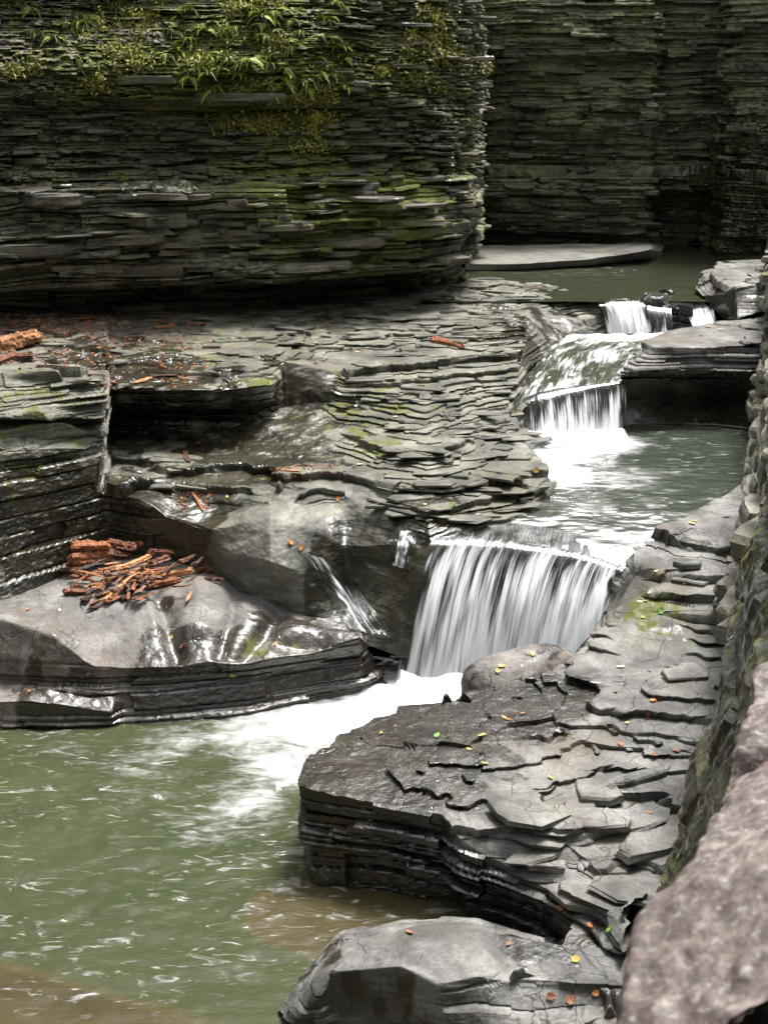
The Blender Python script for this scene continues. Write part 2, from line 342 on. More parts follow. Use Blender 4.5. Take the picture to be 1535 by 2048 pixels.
Qf = strata(Pc, .016, .036, .07, .1, amp=.045, warp=.05, lmin=.05, lmax=.28, gap=.02, seed=6, big=.10, rough=.045, lump=.10)
Qk = strata(Pc, .03, .07, .20, .35, amp=.075, warp=.06, lmin=.18, lmax=.9, gap=.03, seed=8, big=.20, rough=.014, lump=.10)
bl = sstep(2.97, 3.05, Pc[..., 2])[..., None]; Qc = Qf * bl + Qk * (1 - bl)
zc = Qc[..., 2]
moss = .36 + .30 * sstep(3.55, 3.9, zc) * (1 - sstep(1.2, 3.2, np.abs(Qc[..., 0] + 1.2))) + blobs(Qc, [(D(640, 400, 12.6), .7, .75), (D(830, 415, 13), .4, .95), (D(700, 460, 12.8), .5, .5), (D(600, 230, 12.3), .5, .5), (D(450, 150, 12), .9, .5), (D(250, 170, 12), .5, .4), (D(960, 300, 14), .7, .4)])
wet = blobs(Qc, [(D(900, 300, 13.4), .6, .6), (D(560, 330, 12.6), .4, .35), (D(900, 480, 13.4), .4, .45), (D(400, 590, 12.6), 1.2, .45)], .22)
CLIFF = tag(link('cliff_wall', grid_mesh('cliff_wall', Qc, {'moss': moss, 'wet': wet, 'brown': .25 + 0 * zc}), M['cliff']), 'tall dark layered shale cliff with mossy overhanging ledges on the left bank', kind='structure')
# the cliff goes on above the picture
Pu = loft([[face_pt(c[0], c[1], c[2], z, o) for c in fc] for z, o in ((4.73, 1.1), (6, 1.7), (7.5, 2.4), (9.0, 3.0))], .09, .07, 1)
Pu = strata(Pu, .06, .14, .3, amp=.08, lmin=.4, lmax=1.4, seed=2, big=.2)
tag(link('cliff_top', grid_mesh('cliff_top', Pu, {'moss': .5, 'wet': .2, 'brown': .2}), M['cliff']), 'upper cliff above the ferny ledge of the left bank', kind='structure')

# ================================================================== back wall of the gorge behind the upper pool
bc = [(860, 18.3), (980, 17.4), (1080, 17.2), (1200, 17.1), (1300, 17.0), (1320, 17.3), (1430, 17.3), (1450, 16.7), (1560, 16.3), (1800, 15.8)]
BR = [(1.5, [.1, .1, .1, .1, .1, .7, .7, .3, .3, .3]), (1.95, [.25, .25, .25, .25, .25, .9, .9, .3, .2, .2]), (2.03, [.05, .0, 0, 0, .05, .9, .9, .1, .05, .05]), (2.35, [0, 0, -.05, 0, .05, .8, .8, .1, 0, 0]), (2.55, [0, 0, 0, 0, 0, .15, .15, .05, 0, 0]),
      (2.74, [.05, .05, .05, .05, .05, .05, .05, .05, .05, .05]), (2.77, [.3, .3, .3, .28, .28, .3, .3, .2, .2, .2]), (3.4, [.25, .25, .15, .1, .15, .3, .3, .2, .1, .1]), (3.95, [.35, .35, .25, .2, .25, .4, .4, .3, .2, .2]), (4.15, [.4, .4, .35, .35, .4, .5, .4, .3, .2, .2]), (4.25, [.2, .2, .2, .2, .25, .35, .35, .3, .25, .25]), (4.9, [.3, .3, .3, .3, .35, .4, .4, .4, .35, .35]), (5.4, [.6] * 10)]
def bpt(px, Y, z, off): return np.array([(px - 767.5) / FPX * (Y * cP + (4 - 2.6) * sP), Y + off, z])
Pb = loft([[bpt(c[0], c[1], z, o[j]) for j, c in enumerate(bc)] for z, o in BR], .02, .013, 3)
Qb = strata(Pb, .03, .065, .18, .2, amp=.055, warp=.05, lmin=.15, lmax=.8, seed=3, big=.10, rough=.02, lump=.07)
wet = blobs(Qb, [(D(1480, 350, 16.6), 1.0, .9), (D(1440, 430, 17), .6, .7)], .2)
moss = blobs(Qb, [(D(1010, 420, 17.2), .8, .55), (D(1000, 150, 17.4), 1.2, .5), (D(1200, 50, 17.2), 1.6, .5)], .44)
BACK = tag(link('back_cliff', grid_mesh('back_cliff', Qb, {'moss': moss, 'wet': wet, 'brown': .2 + 0 * wet}), M['cliff']), 'dark olive back wall of the gorge behind the upper pool', kind='structure')
Pu = strata(loft([[bpt(c[0], c[1], z, o) for c in bc] for z, o in ((5.38, .6), (7, 1.5), (9.5, 3.0))], .12, .1, 1), .07, .2, .3, amp=.1, lmin=.5, lmax=1.5, seed=4)
tag(link('back_cliff_top', grid_mesh('back_cliff_top', Pu, {'moss': .4, 'wet': .2, 'brown': .2}), M['cliff']), 'upper part of the gorge back wall', kind='structure')
# low smooth ledge at its foot
K = [[V(a, b_, q) for a, b_, q in row] for row in (
    [(930, 548, 1.5), (1050, 545, 1.5), (1180, 535, 1.5), (1300, 522, 1.5), (1330, 515, 1.5)],
    [(930, 542, 1.75), (1050, 540, 1.75), (1180, 531, 1.76), (1300, 518, 1.76), (1325, 512, 1.72)],
    [(930, 528, 1.83), (1050, 528, 1.84), (1180, 518, 1.86), (1300, 500, 1.93), (1322, 502, 1.80)],
    [(930, 506, 1.86), (1050, 506, 1.88), (1180, 502, 1.9), (1300, 493, 1.95), (1325, 495, 1.8)],
    [(930, 490, 1.86), (1050, 490, 1.88), (1180, 488, 1.9), (1300, 485, 1.9), (1330, 488, 1.7)])]
P = loft(K, .025, .02, 3); P[..., 2] += .015 * fbm(P[..., 0] * 2, P[..., 1] * 3, 0 * P[..., 0], 3, 44)
tag(link('rock_ledge', grid_mesh('rock_ledge', P, {'moss': .25, 'wet': .0, 'brown': .1, 'polish': .8}, smooth=True), M['smooth']), 'low pale smooth ledge along the foot of the back wall', kind='structure')

# ================================================================== stepped shale mass between cliff and stream
MC = {
 'm0': [(-300, 1320, 7.6), (-300, 1200, 7.8), (-300, 1090, 7.9), (-300, 930, 8.1), (-300, 880, 8.3), (-300, 850, 8.6), (-300, 838, 8.2), (-300, 752, 8.6), (-300, 720, 9.6), (-300, 690, 10.6), (-300, 618, 12.6)],
 'm1': [(0, 1225, 8.1), (0, 1130, 8.25), (0, 1040, 8.35), (0, 905, 8.5), (0, 880, 8.62), (0, 846, 8.85), (0, 836, 8.6), (0, 757, 8.95), (0, 722, 9.9), (0, 685, 10.9), (0, 614, 12.9)],
 'm2': [(203, 1115, 8.85), (203, 1050, 8.88), (203, 990, 8.92), (203, 900, 8.98), (203, 872, 9.1), (203, 845, 9.3), (203, 838, 9.05), (205, 765, 9.2), (208, 735, 10.2), (208, 690, 11.0), (208, 604, 13.2)],
 'm3': [(213, 1112, 8.9), (213, 1050, 8.9), (213, 988, 8.95), (213, 925, 9.6), (214, 868, 10.2), (214, 828, 10.4), (214, 800, 9.9), (214, 778, 9.75), (214, 735, 10.5), (214, 688, 11.3), (214, 603, 13.3)],
 'm4': [(420, 1145, 8.66), (420, 1100, 8.62), (420, 1058, 8.6), (420, 945, 9.35), (420, 862, 10.15), (420, 826, 10.4), (420, 805, 9.85), (420, 778, 9.75), (420, 735, 10.6), (420, 680, 11.5), (420, 600, 13.4)],
 'm5': [(540, 1215, 8.3), (540, 1125, 8.15), (540, 1042, 8.45), (540, 950, 9.3), (542, 855, 10.1), (542, 815, 10.5), (545, 790, 10.2), (545, 768, 10.05), (540, 715, 10.75), (540, 672, 11.6), (545, 592, 13.9)],
 'm5b': [(570, 1235, 8.25), (575, 1135, 8.14), (570, 1045, 8.45), (575, 950, 9.25), (575, 850, 10.15), (575, 812, 10.6), (572, 780, 10.62), (572, 748, 10.66), (570, 722, 10.7), (570, 678, 11.5), (575, 590, 14.0)],
 'm6': [(690, 1275, 8.08), (700, 1180, 8.45), (690, 1092, 8.55), (690, 1000, 8.9), (690, 885, 9.75), (690, 810, 10.45), (690, 790, 10.52), (690, 772, 10.6), (690, 757, 10.66), (690, 690, 11.6), (690, 578, 14.3)],
 'm7': [(820, 1320, 8.02), (835, 1200, 8.12), (860, 1080, 8.25), (850, 1030, 8.5), (850, 935, 9.15), (850, 855, 9.8), (850, 805, 10.25), (850, 760, 10.75), (850, 715, 11.35), (850, 650, 12.4), (850, 556, 14.9)],
 'm8': [(960, 1300, 8.3), (955, 1200, 8.35), (935, 1068, 8.5), (1050, 1010, 8.85), (1098, 958, 9.25), (1045, 885, 10.1), (1012, 818, 10.5), (1032, 762, 11.0), (1050, 700, 11.65), (1050, 640, 12.5), (1080, 572, 14.5)],
 'm9': [(1060, 1300, 8.6), (1050, 1200, 8.7), (1000, 1085, 8.8), (1085, 1030, 9.0), (1118, 990, 9.4), (1075, 930, 10.3), (1042, 872, 10.75), (1046, 800, 11.2), (1068, 735, 12.0), (1190, 668, 13.1), (1200, 607, 13.5)],
}
cols = [[V(*p) for p in MC[k]] for k in MC]
cols.append([p + np.array([.25, .15, -.5]) for p in cols[-1]])
K = np.swapaxes(np.array(cols), 0, 1)
K = np.concatenate([K, K[-1:] + np.array([[[0, .8, -.1]]])], 0)
Pm = loft(K, .0125, .0115, 4)
Qs = strata(Pm, .012, .030, .09, .16, amp=.03, warp=.05, plate=.045, lip=.03, lmin=.2, lmax=.9, gap=.014, seed=11, big=.05, rough=.006)
Qsm = Pm.copy(); nn = normals(Pm); Qsm += nn * (.085 * fbm(Pm[..., 0] * 2.0, Pm[..., 1] * 2.0, Pm[..., 2] * 2.0, 3, 60) + .016 * fbm(Pm[..., 0] * 8, Pm[..., 1] * 8, Pm[..., 2] * 14, 3, 62))[..., None]
Qth = strata(Pm, .05, .10, .19, .4, amp=.035, warp=.05, lmin=.25, lmax=1.1, gap=.022, seed=15, big=.06, rough=.010, lump=.07)
lb = sstep(-1.55, -1.85, Pm[..., 0])[..., None]; Qsm = Qsm * (1 - lb) + Qth * lb
# water-polished faces keep no ledges: the brown face, the wet corner walls and shelf
sm = blobs(Pm, [(D(610, 765, 10.7), .32, 1), (D(520, 1120, 8.35), .55, 1), (D(680, 1170, 8.2), .55, 1), (D(330, 1080, 8.7), .5, .9), (D(600, 880, 9.9), .55, .8), (D(450, 870, 9.9), .4, .6), (D(90, 1010, 8.4), .75, .85), (D(100, 800, 8.7), .25, .5), (D(150, 1080, 8.6), .5, .9), (D(1060, 900, 10.0), .3, 1), (D(1110, 650, 12.8), .6, .9), (D(850, 1200, 8.1), .5, .8), (D(740, 1010, 8.8), .3, .6)])
sm = np.clip(sm, 0, 1)[..., None]; sm = sstep(.35, .65, sm + .12 * fbm(Pm[..., 0] * 3, Pm[..., 1] * 3, Pm[..., 2] * 3, 3, 61)[..., None])
Qm = Qs * (1 - sm) + Qsm * sm
wet = blobs(Qm, [(D(600, 870, 9.9), .6, .75), (D(330, 1070, 8.7), .45, 1.0), (D(120, 1050, 8.5), .5, .6), (D(300, 820, 10.2), .7, .75), (D(700, 1170, 8.2), .45, 1.0), (D(800, 1120, 8.2), .3, 1.0), (D(450, 960, 9.2), .5, .6), (D(900, 1050, 8.5), .4, .7), (D(1080, 650, 12.8), .7, .6), (D(1060, 720, 11.8), .4, .8), (D(200, 680, 11), .8, .55), (D(600, 740, 10.7), .3, .5), (D(60, 960, 8.4), .8, .42), (D(100, 1120, 8.5), .6, .62), (D(760, 1150, 8.15), .4, .6), (D(700, 1170, 8.2), .5, .5)], .17)
wet = wet - .6 * blobs(Qm, [(D(60, 800, 8.8), .35, 1), (D(150, 800, 9.0), .3, 1)])
wet = wet - 1.1 * blobs(Qm, [(D(500, 1110, 8.4), .30, 1), (D(540, 1165, 8.3), .28, 1)])
moss = blobs(Qm, [(D(700, 830, 10.2), .5, .5), (D(860, 770, 10.6), .5, .4), (D(400, 700, 11.2), .6, .45), (D(520, 760, 10.1), .16, .9), (D(620, 650, 12), .8, .35), (D(100, 800, 8.7), .5, .35), (D(760, 900, 9.6), .3, .5), (D(60, 850, 8.6), .6, .4)], .18)
brown = blobs(Qm, [(D(610, 765, 10.7), .35, 1), (D(250, 680, 11), .9, .9), (D(60, 640, 12), .8, .9), (D(330, 1070, 8.7), .5, .6), (D(800, 1110, 8.2), .2, .9)], .1)
SHELF = tag(link('rock_shelf', grid_mesh('rock_shelf', Qm, {'polish': sm[..., 0] * np.clip(blobs(Pm, [(D(520, 1120, 8.35), .45, 1), (D(600, 880, 9.9), .5, .7), (D(1060, 900, 10), .3, .6), (D(1110, 650, 12.8), .5, .6), (D(90, 1000, 8.4), .8, .15)]), 0, 1), 'moss': moss, 'wet': wet, 'brown': brown}), M['shelf']), 'stepped thin-bedded grey shale shelf sloping down to the stream', kind='structure')

# ================================================================== smooth terrace with the wood pile
TC = [[(-300, 1500, -.4), (-300, 1462, 0), (-300, 1415, 7.25), (-300, 1385, 7.45), (-300, 1245, 7.6), (-300, 1228, 7.8), (-300, 1190, 8.5)],
 [(0, 1490, -.4), (0, 1455, 0), (0, 1405, 7.33), (0, 1374, 7.52), (0, 1236, 7.68), (0, 1212, 7.95), (0, 1180, 8.5)],
 [(110, 1492, -.4), (110, 1457, 0), (110, 1412, 7.33), (110, 1378, 7.48), (112, 1275, 7.6), (110, 1195, 8.1), (110, 1130, 8.8)],
 [(225, 1485, -.4), (225, 1450, 0), (225, 1432, 7.32), (205, 1388, 7.46), (190, 1336, 7.5), (200, 1190, 8.12), (205, 1080, 9.15)],
 [(250, 1480, -.4), (250, 1446, 0), (250, 1405, 7.46), (240, 1375, 7.5), (240, 1340, 7.5), (250, 1200, 8.08), (250, 1085, 9.1)],
 [(330, 1480, -.4), (330, 1443, 0), (330, 1402, 7.47), (330, 1366, 7.52), (330, 1338, 7.5), (330, 1210, 8.05), (330, 1095, 9.0)],
 [(500, 1470, -.4), (500, 1426, 0), (500, 1392, 7.58), (500, 1356, 7.64), (500, 1324, 7.62), (500, 1228, 8.0), (490, 1140, 8.75)],
 [(630, 1445, -.4), (630, 1400, 0), (630, 1370, 7.74), (630, 1336, 7.8), (630, 1304, 7.76), (630, 1262, 7.98), (620, 1205, 8.45)],
 [(728, 1420, -.4), (728, 1380, 0), (728, 1345, 7.86), (728, 1312, 7.9), (718, 1276, 7.86), (712, 1264, 7.96), (705, 1245, 8.3)],
 [(790, 1420, -.4), (775, 1380, -.05), (765, 1350, 8.0), (757, 1325, 8.05), (748, 1300, 8.1), (745, 1285, 8.2), (740, 1270, 8.4)]]
Pt = loft(np.swapaxes(np.array([[V(*p) for p in c] for c in TC]), 0, 1), .011, .010, 7)
nt_ = normals(Pt); x, y, z = Pt[..., 0], Pt[..., 1], Pt[..., 2]
d = .035 * fbm(x * 1.7, y * 1.7, z * 1.5, 3, 70) + .008 * fbm(x * 7, y * 7, z * 7, 3, 71)
def groove(P, pts, wdt, dep):
    o = np.zeros(P.shape[:2]); pts = [np.asarray(p) for p in pts]
    for a, b_ in zip(pts[:-1], pts[1:]):
        ab = b_ - a; t = np.clip(((P - a) @ ab) / (ab @ ab), 0, 1); q = a + t[..., None] * ab
        o = np.maximum(o, np.exp(-((P - q) ** 2).sum(2) / wdt ** 2))
    return o * dep
d -= groove(Pt, [D(318, 1185, 8.15), D(335, 1240, 7.9), D(355, 1310, 7.6)], .06, .07)
d -= groove(Pt, [D(470, 1160, 8.4), D(465, 1230, 8.0), D(440, 1315, 7.65)], .05, .045)
d -= groove(Pt, [D(560, 1215, 8.2), D(530, 1270, 7.85), D(490, 1318, 7.62)], .07, .06)
d += groove(Pt, [D(400, 1165, 8.4), D(395, 1260, 7.85)], .12, .05)
d += groove(Pt, [D(600, 1260, 7.95), D(690, 1275, 7.9)], .10, .03)
d -= groove(Pt, [D(560, 1290, 7.8), D(640, 1290, 7.8)], .06, .03)
d += .012 * fbm(x * 11, y * 11, z * 11, 3, 72)
Qt = Pt + nt_ * d[..., None]
Qts = strata(Pt, .03, .06, .10, .2, amp=.03, gap=.016, lmin=.4, lmax=1.6, seed=13, big=.03)
fs = sstep(.38, .30, z) * sstep(.35, .7, np.linalg.norm(nt_[..., :2], axis=2))
Qt = Qt * (1 - fs[..., None]) + Qts * fs[..., None]
wet = blobs(Qt, [(D(340, 1290, 7.7), .2, .9), (D(520, 1290, 7.7), .28, 1.0), (D(620, 1290, 7.85), .3, 1.1), (D(450, 1310, 7.65), .15, .9), (D(325, 1200, 8.1), .12, .8), (D(600, 1390, 7.7), .4, 1.0), (D(400, 1400, 7.5), .4, .9), (D(100, 1440, 7.35), .5, .8), (D(720, 1330, 7.9), .3, 1.0)], .08)
moss = blobs(Qt, [(D(330, 1230, 7.95), .08, .6), (D(510, 1290, 7.75), .12, .75), (D(590, 1290, 7.8), .1, .45)], .03)
brown = blobs(Qt, [(D(60, 1310, 7.6), .35, .8), (D(250, 1360, 7.5), .3, .7), (D(700, 1340, 7.85), .3, .8), (D(450, 1400, 7.5), .4, .7)], .1)
TERR = tag(link('rock_terrace', grid_mesh('rock_terrace', Qt, {'moss': moss, 'wet': wet, 'brown': brown}, smooth=True), M['smooth']), 'smooth grey water-worn rock terrace beside the lower pool', kind='structure')

# ================================================================== right bank by the lower pool
QC = [[(1540, 1000, .6), (1500, 975, .95), (1506, 960, 9.3), (1540, 965, 9.2), (1590, 968, 9.1), (1680, 970, 9.0)],
 [(1370, 1075, .6), (1376, 1054, .95), (1388, 1040, 8.35), (1440, 1040, 8.35), (1500, 1045, 8.3), (1600, 1050, 8.3)],
 [(1235, 1140, .5), (1248, 1120, 7.98), (1265, 1103, 8.0), (1340, 1090, 8.05), (1440, 1085, 8.0), (1580, 1085, 8.0)],
 [(1195, 1270, .0), (1230, 1190, 7.8), (1268, 1150, 7.72), (1330, 1150, 7.65), (1430, 1140, 7.7), (1570, 1140, 7.7)],
 [(1120, 1370, -.3), (1160, 1308, 7.48), (1205, 1272, 7.35), (1270, 1220, 7.4), (1390, 1205, 7.4), (1560, 1200, 7.4)],
 [(1060, 1400, -.3), (1090, 1350, 7.3), (1160, 1322, 7.05), (1190, 1268, 7.25), (1400, 1258, 7.2), (1560, 1255, 7.2)],
 [(985, 1425, -.3), (1000, 1404, 7.05), (1140, 1340, 6.95), (1180, 1325, 7.0), (1410, 1325, 6.9), (1530, 1325, 6.9)],
 [(715, 1480, -.3), (720, 1462, .04), (740, 1448, 6.72), (1140, 1400, 6.62), (1300, 1390, 6.55), (1500, 1380, 6.5)],
 [(615, 1660, -.3), (612, 1600, 0), (622, 1528, 6.1), (830, 1480, 6.3), (1150, 1450, 6.3), (1480, 1440, 6.3)],
 [(645, 1800, -.3), (634, 1764, 0), (592, 1588, 5.76), (880, 1520, 5.95), (1150, 1500, 6.05), (1450, 1480, 6.1)],
 [(725, 1810, -.3), (718, 1784, 0), (720, 1612, 5.62), (930, 1560, 5.8), (1150, 1540, 5.9), (1420, 1520, 5.95)],
 [(915, 1835, -.3), (905, 1806, 0), (880, 1640, 5.5), (1000, 1598, 5.65), (1180, 1590, 5.7), (1400, 1580, 5.75)],
 [(950, 1880, -.3), (935, 1850, -.02), (915, 1690, 5.35), (1080, 1650, 5.4), (1200, 1645, 5.45), (1370, 1640, 5.5)],
 [(1060, 1900, -.2), (1060, 1870, .02), (1090, 1790, 5.12), (1180, 1740, 5.2), (1250, 1720, 5.25), (1350, 1700, 5.3)],
 [(1250, 1960, -.2), (1250, 1900, 4.65), (1260, 1840, 4.8), (1285, 1810, 4.9), (1310, 1790, 5.0), (1350, 1770, 5.1)]]
Pq = loft(np.swapaxes(np.array([[V(*p) for p in c] for c in QC]), 0, 1), .0095, .0085, 4)
Qq = strata(Pq, .016, .042, .10, .3, amp=.035, warp=.07, plate=.03, lip=.03, lmin=.15, lmax=.6, gap=.016, seed=17, big=.06, rough=.005)
n_ = normals(Pq); Qqs = Pq + n_ * (.02 * fbm(Pq[..., 0] * 2.5, Pq[..., 1] * 2.5, Pq[..., 2] * 3, 4, 75))[..., None]
sm = np.clip(blobs(Pq, [(D(1300, 1295, 7.15), .35, .9), (D(1400, 1100, 8), .3, .6), (D(1240, 1180, 7.7), .25, .7)]), 0, 1)[..., None]
sm = sstep(.35, .65, sm); Qq = Qq * (1 - sm) + Qqs * sm
wet = blobs(Qq, [(D(880, 1440, 6.6), .6, .95), (D(700, 1540, 6.0), .5, .9), (D(660, 1700, 5.7), .5, 1.0), (D(800, 1760, 5.5), .4, .9), (D(1100, 1420, 6.5), .4, .55), (D(1230, 1180, 7.7), .3, .6), (D(1000, 1400, 7), .25, .9), (D(1330, 1260, 7.2), .2, .5), (D(1200, 1600, 5.7), .2, .5)], .1)
brown = blobs(Qq, [(D(880, 1450, 6.6), .55, .9), (D(660, 1720, 5.7), .4, .9), (D(800, 1740, 5.5), .35, .6), (D(1280, 1190, 7.5), .3, .6)], .12)
moss = blobs(Qq, [(D(1320, 1230, 7.3), .25, .6), (D(1010, 1620, 5.6), .12, .5), (D(1270, 1190, 7.5), .2, .4)], .05)
wet = wet + .55 * sstep(.55, .85, np.linalg.norm(normals(Pq)[..., :2], axis=2)) * sstep(.42, .25, Pq[..., 2]) * sstep(6.6, 6.0, Pq[..., 1])
BANK = tag(link('rock_bank', grid_mesh('rock_bank', Qq, {'moss': moss, 'wet': wet, 'brown': brown}), M['bank']), 'broken grey rock bank jutting into the lower pool on the right', kind='structure')

K = [[np.array([x_, y_, z_]) for x_, y_, z_ in row] for row in ([(.55, 4.0, .02), (.75, 4.6, .12), (1.0, 5.2, .25), (1.4, 6.2, .38), (1.9, 7.2, .5)], [(.95, 3.9, .15), (1.15, 4.6, .26), (1.4, 5.2, .38), (1.8, 6.2, .5), (2.3, 7.2, .65)], [(1.6, 3.8, .5), (1.8, 4.6, .6), (2.0, 5.2, .7), (2.4, 6.2, .8), (2.9, 7.2, .9)])]
tag(link('gully_floor', grid_mesh('gully_floor', strata(loft(K, .015, .015, 3), .025, .05, .09, .3, amp=.03, warp=.08, plate=.05, lip=.02, seed=25), {'moss': .12, 'wet': .5, 'brown': .5}), M['bank']), 'dark wet stones in the gully between bank and wall', kind='structure')
# ================================================================== nearest slab at the lower edge
GC = [[(545, 2010, -.3), (555, 2022, .02), (570, 2034, .06), (585, 2050, .05), (600, 2120, -.3)],
 [(610, 1935, -.3), (622, 1950, .15), (630, 1965, .2), (636, 1990, .2), (650, 2160, -.3)],
 [(672, 1865, -.3), (685, 1880, .26), (690, 1915, .30), (660, 1945, .27), (690, 2180, -.3)],
 [(795, 1835, -.3), (800, 1856, .31), (810, 1900, .34), (800, 1932, .34), (830, 2190, -.3)],
 [(880, 1830, -.3), (880, 1850, .31), (890, 1905, .33), (885, 1972, .30), (910, 2190, -.2)],
 [(955, 1830, -.3), (955, 1852, .29), (960, 1905, .31), (960, 1965, .28), (985, 2190, -.1)],
 [(1050, 1850, -.3), (1052, 1884, .27), (1050, 1925, .27), (1040, 1975, .25), (1060, 2190, .0)],
 [(1150, 1870, -.3), (1150, 1905, .25), (1150, 1935, .24), (1150, 1985, .23), (1160, 2190, .0)],
 [(1300, 1860, -.3), (1300, 1890, .3), (1300, 1930, .27), (1300, 1985, .25), (1300, 2190, .0)]]
Pg = loft(np.swapaxes(np.array([[V(*p) for p in c] for c in GC]), 0, 1), .008, .007, 6)
Qg = strata(Pg, .04, .07, .12, .4, amp=.02, warp=.05, lmin=.2, lmax=.7, gap=.012, seed=23, big=.03, rough=.004, quant=1.0, plate=.05, lip=.02)
n_ = normals(Pg); Qgs = Pg + n_ * (.022 * fbm(Pg[..., 0] * 3, Pg[..., 1] * 3, Pg[..., 2] * 3, 4, 76))[..., None]
sm = sstep(.35, .65, np.clip(blobs(Pg, [(W(820, 1900, .32), .28, 1), (W(740, 1980, .15), .22, .9), (W(960, 1890, .3), .2, .9)]), 0, 1))[..., None]
Qg = Qg * (1 - sm) + Qgs * sm
tag(link('rock_slab', grid_mesh('rock_slab', Qg, {'moss': .04, 'wet': blobs(Qg, [(W(1080, 1900, .27), .2, .7)], .08) + .35 * sstep(.5, .8, np.linalg.norm(normals(Pg)[..., :2], axis=2)), 'brown': .08}), M['bank']), 'nearest grey rock slab with a dark front face below the bank', kind='structure')

# ================================================================== dark undercut rock by the second fall, and the rock by the top fall
RC = [[(1235, 870, .8), (1240, 850, .98), (1252, 800, 11.35), (1238, 747, 11.1), (1290, 695, 11.5), (1330, 668, 12.0), (1400, 655, 12.3)],
 [(1265, 875, .8), (1270, 850, .98), (1275, 800, 11.4), (1265, 742, 11.1), (1300, 700, 11.3), (1350, 668, 12.0), (1420, 650, 12.4)],
 [(1340, 875, .8), (1345, 848, 1.0), (1345, 800, 11.5), (1345, 742, 11.15), (1345, 702, 11.25), (1400, 665, 12.0), (1450, 645, 12.4)],
 [(1430, 875, .8), (1430, 850, 1.0), (1430, 800, 11.6), (1430, 745, 11.2), (1430, 700, 11.3), (1460, 665, 12.0), (1490, 640, 12.5)],
 [(1520, 885, .8), (1520, 860, 1.0), (1520, 800, 11.5), (1520, 740, 11.2), (1520, 690, 11.3), (1530, 660, 12.0), (1540, 635, 12.5)]]
Pr = loft(np.swapaxes(np.array([[V(*p) for p in c] for c in RC]), 0, 1), .014, .011, 4)
Qr = strata(Pr, .02, .04, .08, .15, amp=.03, warp=.02, lmin=.2, lmax=.8, seed=31, big=.04)
n_ = normals(Pr); Qrs = Pr + n_ * (.03 * fbm(Pr[..., 0] * 2, Pr[..., 1] * 2, Pr[..., 2] * 4, 3, 77))[..., None]
sm = sstep(1.42, 1.34, Pr[..., 2])[..., None]; Qr = Qr * (1 - sm) + Qrs * sm
tag(link('undercut_rock', grid_mesh('undercut_rock', Qr, {'moss': .08, 'wet': .15 + .75 * sstep(1.55, 1.4, Pr[..., 2]), 'brown': .3}), M['bank']), 'undercut rock block with a dark hollow face right of the second fall', kind='structure')
RC = [[(1458, 672, 1.4), (1450, 650, 12.95), (1405, 592, 13.5), (1392, 577, 13.9), (1405, 548, 14.6)],
 [(1462, 668, 1.4), (1455, 640, 12.85), (1442, 590, 13.1), (1425, 555, 13.9), (1440, 532, 14.8)],
 [(1474, 665, 1.4), (1472, 640, 12.7), (1470, 580, 12.95), (1470, 550, 13.9), (1480, 528, 14.9)],
 [(1500, 660, 1.4), (1500, 630, 12.7), (1500, 572, 13.0), (1510, 545, 13.9), (1530, 525, 14.9)],
 [(1590, 640, 1.5), (1590, 610, 12.8), (1590, 565, 13.1), (1590, 540, 14.0), (1600, 522, 15.0)]]
Pr = loft(np.swapaxes(np.array([[V(*p) for p in c] for c in RC]), 0, 1), .015, .013, 5)
Qr = strata(Pr, .02, .04, .09, .2, amp=.03, warp=.03, lmin=.2, lmax=.7, seed=33, big=.03)
n_ = normals(Pr); Qrs = Pr + n_ * (.04 * fbm(Pr[..., 0] * 2, Pr[..., 1] * 2, Pr[..., 2] * 3, 3, 78))[..., None]
sm = sstep(.4, .75, np.linalg.norm(n_[..., :2], axis=2))[..., None]; Qr = Qr * (1 - sm) + Qrs * sm
tag(link('fall_side_rock', grid_mesh('fall_side_rock', Qr, {'moss': .12, 'wet': .3 + .4 * sm[..., 0], 'brown': .25}), M['bank']), 'grooved grey rock at the right end of the top fall', kind='structure')

# ================================================================== pool and stream beds
def bed(name, x0, x1, y0, y1, fn, mat, label, res=.05):
    xs = np.arange(x0, x1 + res, res); ys = np.arange(y0, y1 + res, res); X, Y = np.meshgrid(xs, ys)
    P = np.stack([X, Y, fn(X, Y)], -1)
    return tag(link(name, grid_mesh(name, P, {'moss': .1, 'wet': .3, 'brown': .5}, smooth=True), mat), label, kind='structure')
def lower_depth(X, Y):
    P = np.stack([X, Y, 0 * X], -1)
    d = .75 - .60 * sstep(.22, .75, .16 * fbm(X * 4, Y * 4, 0 * X, 3, 84) + blobs(P, [(W(790, 1830, 0), .42, 1), (W(560, 1825, 0), .24, .95), (W(660, 1840, 0), .27, .9)]))
    near = sstep(4.50, 4.30, Y + .336 * X + .10 * fbm(X * 1.5, Y * 1.5, 0 * X, 3, 81)); d = d * (1 - near) + .10 * near
    far = sstep(7.0, 7.6, Y + .0 * X); d = d * (1 - far * .4)
    return d + .05 * fbm(X * 2.5, Y * 2.5, 0 * X, 4, 80)
M['bed'] = rock_material('pool_bed_stone', (.26, .20, .125), (.52, .42, .28), (.36, .27, .155), band=.1)
bed('pool_bed', -6, 3.2, 2.6, 8.7, lambda X, Y: -np.maximum(lower_depth(X, Y), .05), M['bed'], 'brown stony bed of the lower pool')
bed('stream_bed', .3, 4.2, 8.3, 11.6, lambda X, Y: .72 + .05 * fbm(X * 3, Y * 3, 0 * X, 3, 82), M['bed'], 'dark bed under the middle pool')
bed('upper_bed', .5, 7, 12.9, 18.5, lambda X, Y: 1.4 + .05 * fbm(X * 3, Y * 3, 0 * X, 3, 83) - .5 * sstep(13.4, 13.2, Y), M['bed'], 'bed under the upper pool')

